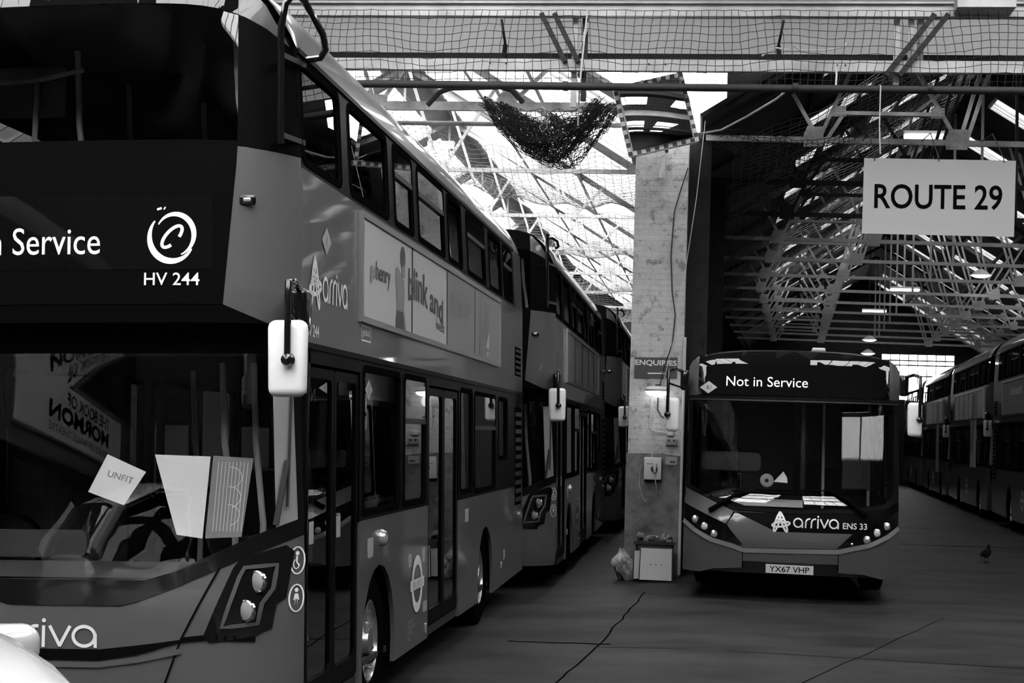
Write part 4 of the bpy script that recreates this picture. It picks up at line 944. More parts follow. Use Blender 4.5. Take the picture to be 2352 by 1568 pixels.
for x, y, z, lab in ((5.9, 62, 5.65, 'upper of two small round lamps above the single-deck bus'), (5.95, 63, 5.2, 'lower of two small round lamps above the single-deck bus'), (7.0, 44, 6.3, 'small lit lamp under the right slope below the ROUTE 29 sign')):
    t = thing('pendant_lamp', lab, 'lamp', (x, y, z), 'small lamps in the right bay')
    MB().lathe([(0.05, 0.16), (0.12, 0.12), (0.28, 0.0)], None, 20, cap=False).build('shade', STEEL_W, t)
    MB().lathe([(0.26, 0.0), (0.15, -0.05), (0, -0.07)], None, 20, cap=False).build('bulb', LAMP_ON, t)
    MB().tube([(0, 0, 0.15), (0, 0, RZ[lab[:3]] - z)], 0.012, 6).build('flex', STEEL_D, t)
# ---------------------------------------------------------------- buses
def frame(o, yaw, lean=0.0):
    return Matrix.Translation(o) @ Matrix.Rotation(-yaw, 4, 'Z') @ Matrix.Rotation(-lean, 4, 'Y')
B1 = double_decker('double_decker_bus', 'nearest large double-deck bus on the left with a gohenry advert', frame((-3.475, 8.856, -0.138), 0.005, 0.03), 'double-deck buses parked in line')
kid_map = {}
for c in COL.objects:
    if c.parent: kid_map.setdefault(c.parent.name, []).append(c)
def another(label, M):
    r = copy_tree(B1, None, ('tree_guard',), kid_map); r.matrix_world = M; r['label'] = label
    tg = MB().tube([(1.17, -0.02, 3.53), (1.17, -0.02, 4.45)], 0.022, 8).tube([(1.18, 0.0, 4.40), (1.22, 0.05, 4.41), (1.28, 0.15, 4.38), (1.29, 0.22, 4.32), (1.25, 0.24, 4.30)], 0.018, 8).build('tree_guard', BLACK, r)
    for gz in (4.08, 3.60): MB().bar((1.17, -0.02, gz), (1.25, 0.34, gz), 0.03, 0.03).build('guard_bracket', DARK, tg)
    return r
B2 = another('second double-deck bus on the left, behind the bus with the gohenry advert', frame((-3.09, 20.55, -0.137), -0.004, 0.026))
B3 = another('third double-deck bus on the left, beside the whitewashed pillar', frame((-2.86, 32.3, -0.125), -0.003, 0.02))
def right_bus(y0, y1, label):
    x = lambda y: 6.54 + (y - 34) * 0.056
    M = frame((x(y0) + 1.26, y0, 0.0), 0.056)
    return another(label, M)
R1 = right_bus(30.3, 41.6, 'nearest double-deck bus of the right-hand row, cut by the frame edge')
R2 = right_bus(42.15, 52.6, 'second double-deck bus in the right-hand row, with a pale T-shaped advert')
R3 = right_bus(54.0, 63.6, 'third double-deck bus in the right-hand row, behind the single-deck bus mirror')
R4 = right_bus(65.85, 74.6, 'farthest double-deck bus in the right-hand row, below the end window')

# nearest bus: lettering and adverts
b = B1
text('destination_text', 'Not in Service', (-0.80, 2.895, 0.222, 3.045), DF, LED, b, off=0.011)
bd = MB().sheet([(-0.86, 2.81), (0.845, 2.81), (0.845, 3.225), (-0.86, 3.225)], DF, 0.004, step=(0.09, 0.12), off=0.006).build('display_window', BGLASS, b)
lg = MB()
lg.ribbon(ell((0.625, 2.99), 0.125, 0.135, math.radians(140), math.radians(330), 22), [0.008 + 0.028 * math.sin(pi * k / 22) for k in range(23)], DF, 0.011)
lg.ribbon(ell((0.64, 3.0), 0.105, 0.115, math.radians(-70), math.radians(150), 22), [0.006 + 0.024 * math.sin(pi * k / 22) for k in range(23)], DF, 0.011)
lg.ribbon(ell((0.625, 2.99), 0.032, 0.075, math.radians(20), math.radians(330), 18, math.radians(-42)), 0.018, DF, 0.011)
lg.ribbon([(0.54, 3.14), (0.565, 3.148)], 0.012, DF, 0.011); lg.ribbon([(0.578, 3.14), (0.586, 3.154)], 0.007, DF, 0.011)
lg.build('swirl_emblem', LED, b, smooth=0)
text('fleet_number', 'HV 244', (0.473, 2.722, 0.778, 2.792), DF, VINYL, b, bold=0.008, off=0.009)
wm = MB(); wordmark(wm, -0.486, 0.728, 0.156, 0.125, DF, 0.006); wm.build('wordmark', VINYL, b, smooth=0)
wm = MB(); wordmark(wm, 0.79, 2.70, 0.155, 0.155, DS, 0.004); wm.build('wordmark', VINYL, b, smooth=0)
wm = MB(); star(wm, 0.46, 2.66, 0.30, 0.29, DS, 0.004); wm.build('star_emblem', VINYL, b, smooth=0)
text('fleet_number', 'HV 244', (0.40, 2.475, 0.71, 2.545), DS, VINYL, b, bold=0.006)
dm = MB().poly([(0.88, 2.985), (1.00, 3.07), (0.88, 3.155), (0.76, 3.07)], DS, 0.004); dmo = dm.build('diamond_sticker', GREYV, b, smooth=0)
MB().ribbon([(0.88, 3.04), (0.88, 3.10)], 0.015, DS, 0.006).build('diamond_mark', AD_GREY, dmo, smooth=0)
dm = MB().poly([(2.12, 2.14), (2.24, 2.21), (2.12, 2.28), (2.0, 2.21)], DS, 0.008).build('diamond_sticker', GREYV, b, smooth=0)
text('diamond_mark', 'g', (2.09, 2.18, 2.15, 2.24), DS, AD_GREY, dm, off=0.010)
fr2 = MB().ribbon([(1.89, 2.535), (2.19, 2.535), (2.19, 2.63), (1.89, 2.63)], 0.012, DS, 0.004, True).build('advert_owner_plate', VINYL, b, smooth=0)
text('lettering', 'global', (1.93, 2.555, 2.15, 2.615), DS, VINYL, fr2)
ad = advert(b, DS, 1.84, 8.88, 2.69, 3.345, AD_LIGHT, (3.64,))
g2_ = MB().poly([(5.32, 2.69), (8.88, 2.69), (8.88, 3.345), (5.32, 3.345)], DS, 0.0195).build('advert_half', AD_MID, ad, smooth=0)
MB().ribbon([(5.32, 2.69), (5.32, 3.345)], 0.03, DS, 0.022).ribbon([(7.0, 2.69), (7.0, 3.345)], 0.03, DS, 0.022).build('panel_joint', DARK, ad, smooth=0)
text('lettering', 'go', (2.06, 2.935, 2.26, 3.055), DS, AD_MID, ad, bold=0.01, off=0.022)
text('lettering', 'henry', (2.27, 2.935, 2.78, 3.10), DS, AD_DARK, ad, bold=0.015, off=0.022)
AR = lambda a: -0.02 - 0.07 * (2 * a - 1) * 0
text('lettering', 'blink', (3.48, 2.95, 4.34, 3.20), DS, AD_DARK, ad, bold=0.02, off=0.022, arc=lambda a: -0.10 * (a - 0.5) ** 2)
text('lettering', 'and', (4.44, 2.92, 5.10, 3.13), DS, AD_DARK, ad, bold=0.02, off=0.022, arc=lambda a: -0.08 * a * a)
text('lettering', 'invest', (4.76, 2.80, 5.18, 2.88), DS, AD_DARK, ad, bold=0.01, off=0.022, arc=lambda a: -0.02 * a)
text('lettering', "I'll be big", (5.48, 2.89, 6.70, 3.18), DS, AD_GREY, ad, bold=0.015, off=0.022, arc=lambda a: 0.06 * a)
ag = MB().poly([(7.28, 2.695), (7.40, 2.95), (7.30, 3.05), (7.32, 3.2), (7.42, 3.28), (7.5, 3.2), (7.48, 3.08), (7.62, 2.98), (7.6, 2.695)], DS, 0.022)
ag.poly([(7.65, 2.90), (8.0, 2.90), (8.0, 3.25), (7.65, 3.25)], DS, 0.022); ag.build('advert_artwork', AD_GREY, ad, smooth=0)
MB().poly([(7.75, 2.80), (8.02, 2.80), (8.0, 2.98)], DS, 0.024).poly([(7.82, 2.72), (7.95, 2.72), (7.95, 2.76), (7.82, 2.76)], DS, 0.024).build('advert_triangle', AD_LIGHT, ad, smooth=0)
bo_ = MB().disc((3.25, 3.225), 0.10, DS, 0.022, ry=0.085); bo_.build('advert_hair', AD_DARK, ad, smooth=0)
MB().poly([(2.96, 3.12), (3.06, 3.14), (3.30, 3.06), (3.33, 2.95), (3.30, 2.82), (3.04, 2.82), (3.0, 2.95)], DS, 0.021).build('advert_shirt', mat('advert_shirt', 0.24, 0.5), ad, smooth=0)
MB().poly([(3.20, 3.07), (3.34, 3.08), (3.33, 3.16), (3.22, 3.17)], DS, 0.023).poly([(3.26, 2.82), (3.31, 2.82), (3.40, 2.70), (3.34, 2.70)], DS, 0.023).build('advert_skin', AD_MID, ad, smooth=0)
MB().poly([(2.98, 2.695), (3.33, 2.695), (3.28, 2.82), (3.02, 2.82)], DS, 0.022).build('advert_shorts', AD_DARK, ad, smooth=0)
ic = MB()
for zc in (1.195, 0.985):
    ic.ribbon(ell((1.230, zc), 0.030, 0.075), 0.007, DF, 0.004, True)
ic.disc((1.230, 1.235), 0.008, DF, 0.004, ry=0.012); ic.ribbon([(1.228, 1.22), (1.228, 1.185), (1.238, 1.165)], 0.007, DF, 0.004); ic.ribbon(ell((1.226, 1.175), 0.012, 0.026, pi * 0.6, pi * 2), 0.005, DF, 0.004)
ic.disc((1.230, 1.03), 0.008, DF, 0.004, ry=0.012); ic.poly([(1.224, 0.94), (1.228, 0.98), (1.232, 0.98), (1.236, 0.94), (1.234, 1.01), (1.226, 1.01)], DF, 0.004); ic.ribbon([(1.220, 0.975), (1.226, 1.01)], 0.005, DF, 0.004); ic.ribbon([(1.240, 0.975), (1.234, 1.01)], 0.005, DF, 0.004)
ic.build('access_symbol', VINYL, b, smooth=0)
text('side_number', 'WN', (2.66, 1.04, 2.86, 1.13), DS, GREYV, b)
text('door_screen_text', 'Not', (0.55, 2.10, 0.80, 2.18), lambda u, z, o: DS(1.30 - u, z, o - 0.03), GREYV, b)
# papers behind the windscreen
def sheet_of(name, pts, yy, m, label, cat, curl=0.0):
    f_ = lambda u, z, o=0.0: (u, yy + 0.22 * (z - 1.35) + curl * (u - pts[0][0]) ** 2 - o, z)
    o = MB().sheet(pts, f_, 0.003, step=(0.05, 0)).build(name, m); o.matrix_world = B1.matrix_world.copy()
    tag(o, label, cat); return o, f_
un, uf = sheet_of('paper_notice', [(0.0, 1.575), (0.22, 1.50), (0.335, 1.69), (0.095, 1.79)], 0.30, PAPER, 'tilted paper notice reading UNFIT behind the nearest windscreen', 'paper')
ca, sa = math.cos(-0.28), math.sin(-0.28)
text('lettering', 'UNFIT', (0, 0, 0.16, 0.035), lambda u, z, o: uf(0.105 + u * ca - z * sa, 1.665 + u * sa + z * ca, o), AD_GREY, un, off=0.002)
sheet_of('white_card', [(0.56, 1.34), (0.71, 1.32), (0.72, 1.78), (0.39, 1.79)], 0.26, PAPER, 'bright white card standing behind the nearest windscreen', 'card', 0.25)
tb, tf_ = sheet_of('timetable_holder', [(0.725, 1.32), (0.93, 1.33), (0.965, 1.77), (0.735, 1.785)], 0.27, AD_MID, 'lined timetable in a clear holder right of the white card', 'timetable', 0.4)
tl = MB()
for k in range(9): tl.ribbon([(0.765 + k * 0.02, 1.36), (0.77 + k * 0.021, 1.75)], 0.003, tf_, 0.002)
for z in (1.45, 1.55, 1.66): tl.ribbon(ell((0.84, z), 0.07, 0.06, -1.2, 1.6, 12), 0.003, tf_, 0.002)
tl.build('printed_lines', PAPER, tb, smooth=0)

# second bus: striped advert
ad = advert(B2, DS, 1.84, 8.88, 2.69, 3.345, mat('advert_silver', 0.30, 0.25), (3.3, 4.8, 6.2, 7.5))
ad = advert(B3, DS, 1.84, 8.88, 2.69, 3.345, AD_LIGHT, (3.64,))
ic2 = [c for c in COL.objects if c.parent == B1 and c.name.startswith('access_symbol')][0]
for r in (B2, B3):
    k = ic2.copy(); COL.objects.link(k); k.parent = r
# right row
ad = advert(R1, DO, -9.2, -4.6, 2.62, 3.34, AD_MID)
text('lettering', "Don't stand still.", (-7.7, 3.02, -5.8, 3.20), DO, PAPER, ad, bold=0.012, off=0.022)
text('lettering', 'University of Cumbria online', (-7.9, 2.82, -5.0, 2.90), DO, GREYV, ad, off=0.022)
ad = advert(R2, DO, -9.3, -1.5, 2.62, 3.34, AD_LIGHT, (-8.0, -6.6, -5.2, -3.0))
MB().sheet([(-4.6, 1.30), (-3.2, 1.30), (-3.2, 3.34), (-4.6, 3.34)], DO, 0.02, off=0.022).build('advert_upright', AD_LIGHT, ad, smooth=0)
MB().poly([(-4.5, 1.65), (-3.9, 1.65), (-3.3, 2.6), (-3.4, 3.3), (-4.2, 3.3), (-4.45, 2.6)], DO, 0.026).build('advert_artwork', AD_GREY, ad, smooth=0)
text('lettering', 'MORE\nTO SEE\nHERE', (-6.9, 2.75, -5.6, 3.15), DO, AD_GREY, ad, off=0.024)
ad = advert(R3, DO, -9.0, -2.0, 2.62, 3.34, AD_LIGHT, (-6.0, -4.0))
MB().sheet([(-4.4, 0.95), (-3.4, 0.95), (-3.4, 3.34), (-4.4, 3.34)], DO, 0.02, off=0.022).build('advert_upright', AD_MID, ad, smooth=0)
R5 = another('double-deck bus mirrored in the nearest windscreen, with a MORMON advert', frame((-8.9, -6.8, -0.175), 0.0))
ad = advert(R5, DS, 1.84, 8.88, 2.69, 3.345, AD_LIGHT, (3.64,))
text('lettering', 'THE BOOK OF', (3.0, 3.13, 6.2, 3.28), DS, INK, ad, bold=0.02, off=0.022)
text('lettering', 'MORMON', (3.0, 2.90, 7.2, 3.10), DS, INK, ad, bold=0.04, off=0.022)
text('lettering', 'PRINCE OF WALES THEATRE', (3.0, 2.76, 7.2, 2.85), DS, INK, ad, bold=0.01, off=0.022)
advert(R4, DO, -9.0, -2.0, 2.62, 3.34, AD_MID)

# ---------------------------------------------------------------- single-deck bus facing the camera
k5 = 1.05
T = lambda l: [(x * k5, CAM_H + (z - CAM_H) * k5) for x, z in l]
SY = [(0.25, 0.06), (0.7, 0.0), (0.95, 0.02), (1.08, 0.08), (1.2, 0.13), (2.32, 0.19), (2.36, 0.12), (2.80, 0.28), (2.95, 0.48), (3.1, 0.8)]
def sc_(x):
    t = min(abs(x) / 1.235, 1); return 0.10 * t * t + 0.20 * t ** 8
def GF(x, z, off=0.0): return (x, lerp(SY, z) + sc_(x) - off, z)
sd = thing('single_deck_bus', 'single-deck bus facing the camera with Not in Service display', 'bus', frame((0.985, 19.25, 0.0), 0.042))
sp = (0.1, 0.1)
def P1(nm, pts, m, off=0.0, th=0.03, par=None, step=sp): return MB().sheet(T(pts), GF, th, step=step, off=off).build(nm, m, par or sd)
tops_ = [(-1.05, 2.78), (-0.8, 2.818), (-0.5, 2.845), (0, 2.862), (0.5, 2.845), (0.8, 2.818), (1.05, 2.78)]
P1('front_shell', [(-1.175, 0.40), (1.175, 0.40), (1.17, 1.32), (1.07, 1.20), (0.5, 1.13), (-0.5, 1.13), (-1.17, 1.34)], BLACK, -0.012)
dp = P1('dome_glass', [(-1.047, 2.345), (1.047, 2.345)] + tops_[::-1], BGLASS, 0.006, 0.015)
for s in (-1, 1):
    q = [(1.047, 2.33), (1.155, 2.33), (1.163, 2.66), (1.13, 2.72), (1.05, 2.78)]
    P1('dome_corner', q if s > 0 else mirx(q), PAINT2, 0.0, 0.03, None, (0.03, 0.1))
P1('dome_edge', [(-1.155, 2.285), (1.155, 2.285), (1.155, 2.335), (-1.155, 2.335)], PAINT2, 0.03, 0.05, None, (0.1, 0.02))
wsl = [(-1.115, 1.335), (-0.64, 1.13), (0.0, 1.105), (0.6, 1.125), (1.03, 1.195), (1.10, 1.27)]
P1('windscreen', wsl + [(1.115, 1.32), (1.105, 2.28), (-1.105, 2.28)], WSGLASS, -0.005, 0.006)
MB().sheet(T([(-1.172, 1.31), (-0.64, 1.085), (0.0, 1.06), (0.62, 1.08), (1.06, 1.15), (1.165, 1.25), (1.16, 2.30), (-1.155, 2.30)]), GF, 0.03, [T(wsl + [(1.11, 1.32), (1.10, 2.27), (-1.10, 2.27)])], off=0.004, step=(0.1, 0.1)).build('windscreen_seal', BLACK, sd)
P1('front_wedge', [(-1.172, 1.13), (-0.70, 0.925), (-0.615, 1.065), (-1.172, 1.305)], PAINT2, 0.006)
bnp = P1('bonnet_panel', [(-0.69, 0.925), (-0.515, 0.675), (0.525, 0.70), (0.855, 0.885), (0.70, 0.868), (-0.15, 0.862), (-0.60, 1.06)], PAINT2, 0.008)
P1('logo_band', [(-0.595, 1.06), (-0.15, 0.866), (0.70, 0.872), (0.86, 0.89), (1.168, 1.13), (1.165, 1.23), (1.06, 1.145), (0.62, 1.075), (0, 1.055)], BAND, 0.006)
for s in (-1, 1):
    q = [(0.50, 0.70), (0.62, 0.735), (0.85, 0.79), (1.05, 0.885), (1.168, 0.98), (1.168, 1.125), (0.86, 0.905), (0.70, 0.90)] if s > 0 else [(-0.70, 0.92), (-1.17, 1.125), (-1.168, 0.98), (-1.05, 0.885), (-0.85, 0.79), (-0.62, 0.735), (-0.50, 0.70)]
    hb = P1('headlight_band', q, BGLASS, 0.010)
    for i, (x, z) in enumerate(((1.035, 0.957), (0.93, 0.886), (0.822, 0.808))):
        (x, z), = T([(s * x, z)])
        Mx = Matrix.Translation(GF(x, z, 0.012)) @ Matrix.Rotation(-s * 0.25, 4, 'Z') @ Matrix.Rotation(pi / 2, 4, 'X')
        MB().lathe([(0.047, -0.01), (0.047, 0.012), (0.040, 0.014), (0.038, 0.0)], Mx, 24, cap=False).build('lamp_ring', CHROME, hb)
        MB().lathe([(0.039, 0.002), (0.036, 0.014), (0.02, 0.02), (0, 0.022)], Mx, 24, cap=False).build('lens', LENS if i != 1 else PALE, hb)
(x, z), = T([(0.665, 0.755)])
MB().lathe([(0.018, 0), (0.018, 0.01), (0.012, 0.012), (0.01, 0.004), (0, 0.006)], Matrix.Translation(GF(x, z, 0.012)) @ Matrix.Rotation(pi / 2, 4, 'X'), 16).build('towing_cap', CHROME, sd)
btop = [(-1.172, 0.965), (-1.05, 0.87), (-0.85, 0.77), (-0.62, 0.715), (-0.5, 0.672), (0.525, 0.695), (0.62, 0.72), (0.85, 0.775), (1.05, 0.87), (1.17, 0.965)]
bp_ = P1('bumper', [(-1.172, 0.39), (-0.98, 0.385), (-0.82, 0.43), (-0.51, 0.455), (-0.51, 0.53), (0.52, 0.53), (0.52, 0.44), (0.80, 0.43), (0.98, 0.385), (1.178, 0.385)] + btop[::-1], PAINT2, 0.014)
MB().ribbon(T([(x, z - 0.025) for x, z in btop]), 0.05, lambda x, z, o: (lambda p: (p[0], p[1] - 0.02, p[2]))(GF(x, z, o)), 0.022).build('bumper_lip', mat('bumper_lip', 0.22, 0.25, coat=0.6), bp_)
for x in (-0.508, 0.522): MB().ribbon(T([(x, 0.45), (x, 0.68)]), 0.01, GF, 0.016).build('panel_gap', RUBBER, bp_)
MB().ribbon(T([(-0.70, 0.92), (-0.605, 1.06)]), 0.012, GF, 0.012).build('panel_gap', RUBBER, bnp)
pt_ = P1('number_plate', [(-0.254, 0.412), (0.258, 0.408), (0.258, 0.505), (-0.254, 0.508)], PLATE, 0.03, 0.012)
(a, c), (d, e) = T([(-0.215, 0.425), (0.215, 0.49)])
text('lettering', 'YX67 VHP', (a, c, d, e), GF, INK, pt_, bold=0.01, off=0.032)
(a, c), (d, e) = T([(-0.735, 2.445), (0.158, 2.555)])
text('destination_text', 'Not in Service', (a, c, d, e), GF, LED, dp, off=0.010)
dmm = MB().sheet(T([(-1.03, 2.422), (-0.932, 2.355), (-0.833, 2.425), (-0.93, 2.495)]), GF, 0.004, step=(0.04, 0.04), off=0.012).build('diamond_sticker', GREYV, dp, smooth=0)
MB().poly(T([(-0.95, 2.405), (-0.93, 2.405), (-0.93, 2.445), (-0.95, 2.445)]), GF, 0.018).ribbon(T([(-0.92, 2.40), (-0.905, 2.405), (-0.905, 2.45)]), 0.006, GF, 0.018).build('pump_symbol', AD_DARK, dmm, smooth=0)
wm = MB(); (a, c), = T([(0.03, 0.915)]); wordmark(wm, a, c, 0.119, 0.112, GF, 0.012); wm.build('wordmark', VINYL, sd, smooth=0)
wm = MB(); (a, c), = T([(-0.20, 0.87)]); star(wm, a, c, 0.21, 0.22, GF, 0.012); wm.build('star_emblem', VINYL, sd, smooth=0)
(a, c), (d, e) = T([(0.563, 0.918), (0.822, 0.985)])
text('fleet_number', 'ENS 33', (a, c, d, e), GF, VINYL, sd, bold=0.012, off=0.012)
# body
SL = 10.0
GS = lambda s: (lambda y, z, o=0.0: (s * (1.235 - max(0, z - 1.4) * 0.02 + o), y, z))
for s in (-1, 1):
    f_ = GS(s)
    MB().sheet([(0.36, 0.32)] + arch(2.6, 0.56, 0.32) + arch(7.4, 0.56, 0.32) + [(SL, 0.32), (SL, 1.05), (0.38, 1.05)], f_, 0.03).build('side_skirt', PAINT2, sd)
    wh = [rrect(1.9 + 1.35 * i, 1.12, 3.15 + 1.35 * i, 2.25, 0.06) for i in range(5)] + [rrect(0.62, 0.9 if False else 1.12, 1.75, 2.25, 0.06)]
    MB().sheet([(0.38, 1.05), (SL, 1.05), (SL, 2.34), (0.54, 2.34)], f_, 0.03, wh).build('window_band', BLACK, sd)
    MB().sheet([(0.44, 2.34), (SL, 2.34), (SL, 2.66), (0.50, 2.66)], f_, 0.03).build('cantrail_panel', PAINT2, sd)
    for i in range(5): side_window(sd, f_, 1.9 + 1.35 * i, 3.15 + 1.35 * i, 1.12, 2.25, 0)
    side_window(sd, f_, 0.62, 1.75, 1.12, 2.25, 0)
    for yc in (2.6, 7.4): wheel(sd, s * 1.05, yc, s, 0.46)
rows = []
profS = [(1.21 * sup_, z_) for sup_, z_ in [(math.copysign(abs(math.sin(a)) ** 0.6, math.sin(a)), 2.66 + 0.265 * abs(math.cos(a)) ** 0.8) for a in [(-1 + 2 * k / 20) * pi / 2 for k in range(21)]]]
for y in (0, 0.3, 1, 4, 8, SL):
    rows.append([(x, (lerp(SY, z) + sc_(x) + 0.02 if y == 0 else (0.62 + 0.05 * y if y < 0.5 else y)), z - (0.03 if y == 0 else 0)) for x, z in profS])
MB().grid(rows).build('roof', PAINT2, sd, smooth=60)
MB().rbox((0.3, 1.2, 2.96), (0.16, 0.5, 0.05), 0.02).build('roof_vent', PALE, sd)
MB().box((-1.2, SL - 0.05, 0.35), (1.2, SL, 2.7)).build('rear_panel', PAINT2, sd)
MB().box((-1.2, 0.5, 0.34), (1.2, SL - 0.06, 0.40)).build('floor_pan', INT_DARK, sd)
MB().box((-1.18, 3.0, 0.4), (0.05, 3.05, 2.6)).build('cab_bulkhead', INT_DARK, sd)
MB().grid([[(x, 0.18 + 0.1 * (abs(x) / 1.1) ** 2, 1.08), (x, 0.45, 1.14), (x, 0.62, 1.16), (x, 0.66, 0.5)] for x in [-1.1, -0.7, -0.3, 0.14]]).build('dashboard', mat('dashboard_grey', 0.6, 0.5), sd)
MB().sheet(rrect(-1.06, 1.48, -0.36, 1.70, 0.06), lambda u, z, o: (u, 0.9 - o, z), 0.05).build('instrument_cowl', INTERIOR, sd)
MB().bar((0.137, 0.75, 0.4), (0.137, 0.75, 2.35), 0.05, 0.05).build('cab_post', DARK, sd)
MB().sheet([(0.58, 1.30), (1.06, 1.30), (1.06, 2.22), (0.58, 2.22)], lambda u, z, o: (u, 0.50 + 0.15 * (z - 1.3) - o, z), 0.006).build('assault_screen', GLASS, sd)
MB().sheet([(0.60, 1.32), (0.90, 1.32), (0.90, 2.2), (0.60, 2.2)], lambda u, z, o: (u, 0.62 + 0.15 * (z - 1.3) - o, z), 0.01).build('screen_reflection_panel', mat('screen_reflection_pale', 0.5, 0.3), sd)  # pale board added for the bright reflection in the assault screen
for x in (0.95, 0.4): MB().tube([(x, 1.6, 0.4), (x, 1.6, 2.4)], 0.018, 8).build('grab_pole', POLE, sd)
for i in range(5):
    for sx in (-0.75, 0.75):
        y = 4.0 + i * 0.85
        MB().rbox((sx, y, 0.9), (0.86, 0.4, 0.1), 0.03, 2).rbox((sx, y + 0.22, 1.2), (0.86, 0.09, 0.6), 0.03, 2).box((sx - 0.05, y - 0.1, 0.4), (sx + 0.05, y + 0.1, 0.86)).build('seat', SEAT, sd)
(x, z), = T([(-0.266, 1.407)])
fan = MB().lathe([(0.075, -0.01), (0.08, 0.0), (0.07, 0.02), (0.02, 0.024), (0, 0.024)], Matrix.Translation((x, 0.40, z)) @ Matrix.Rotation(pi / 2, 4, 'X'), 24).build('dashboard_dial', PALE, sd)
MB().lathe([(0.022, 0.024), (0.02, 0.032), (0, 0.034)], Matrix.Translation((x, 0.40, z)) @ Matrix.Rotation(pi / 2, 4, 'X'), 16).build('hub', DARK, fan)
MB().box((x - 0.02, 0.40, 1.13), (x + 0.02, 0.42, z - 0.05)).build('stalk', DARK, fan)
ppr = tag(MB().add([(x + 0.08, 0.36, z - 0.01), (x + 0.24, 0.37, z - 0.02), (x + 0.235, 0.42, z + 0.04), (x + 0.19, 0.43, z + 0.11), (x + 0.08, 0.365, z - 0.013), (x + 0.24, 0.375, z - 0.023), (x + 0.235, 0.425, z + 0.037), (x + 0.19, 0.435, z + 0.107)], [(0, 1, 2, 3), (7, 6, 5, 4), (0, 4, 5, 1), (1, 5, 6, 2), (2, 6, 7, 3), (3, 7, 4, 0)]).build('folded_paper', PAPER, None, 0), 'folded white paper on the single-deck bus dashboard beside a round dial', 'paper')
ppr.matrix_world = sd.matrix_world.copy()
for pts in ([(-0.868, 1.074), (-0.60, 1.245), (-0.46, 1.285)], [(0.80, 1.075), (0.62, 1.22), (0.42, 1.325)]):
    a = T(pts); s = 1 if pts[0][0] < 0 else -1
    wp = MB().tube([GF(x, z, 0.05) for x, z in a], [0.028, 0.022, 0.012], 8).build('wiper', RUBBER, sd)
    (e0, f0), (e1, f1) = T([(-0.63, 1.283), (0.335, 1.279)] if s > 0 else [(0.42, 1.325), (-0.395, 1.31)])
    MB().tube([GF(e0 + (e1 - e0) * t / 8, f0 + (f1 - f0) * t / 8, 0.035) for t in range(9)], 0.009, 6).build('wiper_blade', RUBBER, wp)
    MB().lathe([(0.03, 0), (0.03, 0.05), (0, 0.06)], Matrix.Translation(GF(a[0][0], a[0][1], 0.0)) @ Matrix.Rotation(pi / 2, 4, 'X'), 16).build('wiper_pivot', RUBBER, wp)
mirror_arm(sd, -1, (-1.43, -0.05, 2.115), (-1.26, 0.30, 2.53), 2.62, (0.165, 0.39, 0, 0.05, 0.0))
mirror_arm(sd, 1, (1.415, -0.05, 2.14), (1.26, 0.30, 2.53), 2.62, (0.165, 0.39, 0, -0.05, 0.0))
for s in (-1, 1):
    (x, z), = T([(s * 1.03, 1.42)])
    if s > 0: MB().lathe([(0.035, 0), (0.035, 0.02), (0, 0.03)], Matrix.Translation(GF(x, z, 0.0)) @ Matrix.Rotation(pi / 2, 4, 'X'), 16).build('screen_sensor', RUBBER, sd)

# ---------------------------------------------------------------- white car in the near left corner
car = thing('car', 'white car in the near left corner in front of the nearest bus', 'car', Matrix.Translation((-1.64, 3.5, -0.085)) @ Matrix.Rotation(pi / 4, 4, 'Z'))
cl = [(0.0, 0.50, 0.30, 0.68), (0.12, 0.65, 0.25, 0.93), (0.45, 0.72, 0.22, 1.17), (1.0, 0.775, 0.22, 1.29), (1.35, 0.79, 0.22, 1.33), (2.2, 0.80, 0.22, 1.34), (3.2, 0.80, 0.22, 1.34), (3.9, 0.775, 0.26, 1.32), (4.15, 0.70, 0.32, 1.25), (4.22, 0.63, 0.42, 1.0)]
rows = []
for y, hw, zb_, zt in cl:
    row = []
    for k in range(25):
        a = -pi + 2 * pi * k / 24; cx, cz = math.cos(a - pi / 2), math.sin(a - pi / 2)
        row.append((hw * math.copysign(abs(cx) ** 0.42, cx), y, (zb_ + zt) / 2 + (zt - zb_) / 2 * math.copysign(abs(cz) ** 0.38, cz)))
    rows.append(row)
rows = [[(0, -0.02, 0.45)] * 25] + rows + [[(0, 4.24, 0.7)] * 25]
MB().grid(rows).build('body', CAR, car, smooth=60)
ch_ = [(1.6, 0.67, 1.25), (2.2, 0.56, 1.73), (2.5, 0.54, 1.79), (3.3, 0.54, 1.77), (3.85, 0.56, 1.59), (4.12, 0.63, 1.27)]
rows = []
for y, hw, zt in ch_:
    row = []
    for k in range(13):
        a = pi * k / 12; row.append(((hw + (0.72 - hw) * (1 - math.sin(a)) ** 2) * math.copysign(abs(math.cos(a)) ** 0.5, math.cos(a)), y, 1.23 + (zt - 1.23) * math.sin(a) ** 0.6))
    rows.append(row)
MB().grid(rows).build('cabin', CGLASS, car, smooth=60)
rows = [[(x * hw, y, zt + 0.012 - 0.05 * x ** 4) for x in (-0.98, -0.9, -0.6, 0, 0.6, 0.9, 0.98)] for y, hw, zt in ch_[1:5]]
MB().grid(rows).grid([[(x * hw, y, zt - 0.02 - 0.05 * x ** 4) for x in (-0.98, -0.9, -0.6, 0, 0.6, 0.9, 0.98)] for y, hw, zt in ch_[1:5]]).build('roof', CAR, car)
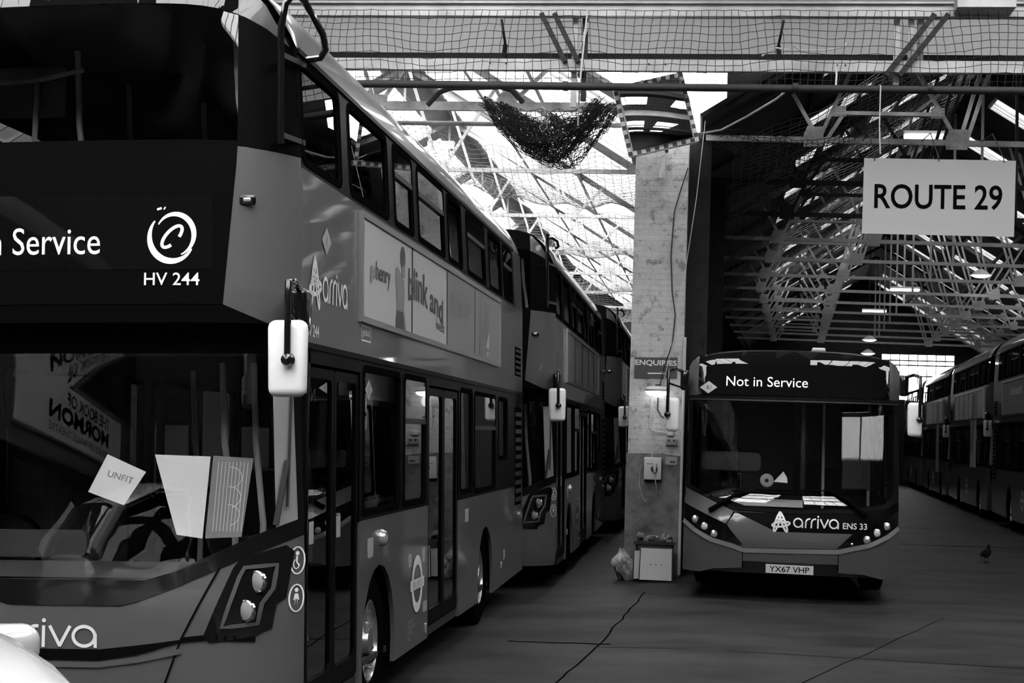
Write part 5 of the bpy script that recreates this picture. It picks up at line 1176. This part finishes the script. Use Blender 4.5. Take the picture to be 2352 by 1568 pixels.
for s in (-1, 1):
    MB().tube([(s * 0.66, 1.62, 1.26), (s * 0.54, 2.2, 1.72)], 0.035, 8).build('screen_pillar', CAR, car)
    MB().tube([(s * 0.56, 3.82, 1.59), (s * 0.68, 4.12, 1.25)], 0.05, 8).build('tail_pillar', CAR, car)
    MB().tube([(s * 0.57, 2.75, 1.77), (s * 0.72, 2.75, 1.25)], 0.035, 8).build('door_pillar', CAR, car)
    m_ = MB().rbox((s * 0.925, 1.98, 1.145), (0.21, 0.15, 0.155), 0.06, 5, rot=Matrix.Rotation(-s * 0.25, 3, 'Z'), taper=lambda c: (1, 1)).build('door_mirror', CAR, car)
    MB().rbox((s * 0.86, 1.98, 1.06), (0.15, 0.09, 0.03), 0.01, 2).build('mirror_foot', RUBBER, m_)
    for yc in (0.85, 3.4): wheel(car, s * 0.68, yc, s, 0.31)
    MB().rbox((s * 0.52, 0.15, 0.78), (0.26, 0.2, 0.12), 0.04, 3).build('headlight', LENS, car)
    MB().rbox((s * 0.62, 4.12, 0.95), (0.12, 0.16, 0.3), 0.04, 3).build('tail_lamp', AD_DARK, car)
MB().lathe([(0.055, 0), (0.06, 0.01), (0.045, 0.015), (0, 0.018)], Matrix.Translation((0, 4.235, 0.9)) @ Matrix.Rotation(-pi / 2, 4, 'X'), 24).build('boot_badge', CHROME, car)

# ---------------------------------------------------------------- pigeon
pg = MB(); rows = []
spine = [(0.10, 0.075, 0.004), (0.06, 0.09, 0.03), (0.0, 0.12, 0.062), (-0.05, 0.15, 0.066), (-0.085, 0.19, 0.045), (-0.095, 0.225, 0.026), (-0.10, 0.25, 0.026), (-0.115, 0.268, 0.022), (-0.13, 0.272, 0.004)]
for y, z, r in spine:
    rows.append([(r * 1.05 * math.cos(2 * pi * k / 14), y, z + r * (1 if z > 0.2 else 0.95) * math.sin(2 * pi * k / 14)) for k in range(14)] + [(r * 1.05, y, z)])
pgn = pg.grid(rows).build('pigeon', FEATHER, None, 80)
pgn.location = (4.56, 27.7, 0.0); pgn.rotation_euler = (0, 0, 0.25)
tag(pgn, 'dark pigeon standing on the open floor at the right', 'pigeon')
MB().tube([(0, -0.128, 0.268), (0, -0.152, 0.258)], [0.006, 0.001], 6).build('beak', DARK, pgn)
for s in (-1, 1):
    MB().rbox((s * 0.057, 0.015, 0.125), (0.016, 0.15, 0.065), 0.007, 2, rot=Matrix.Rotation(-0.5, 3, 'X')).build('wing', FEATHER, pgn)
    MB().tube([(s * 0.022, -0.01, 0.075), (s * 0.024, -0.005, 0.004)], 0.005, 6).tube([(s * 0.024, 0.015, 0.004), (s * 0.022, -0.05, 0.004)], 0.004, 6).tube([(s * 0.024, -0.01, 0.004), (s * 0.024 + 0.022, -0.042, 0.004)], 0.004, 6).build('leg', DARK, pgn)
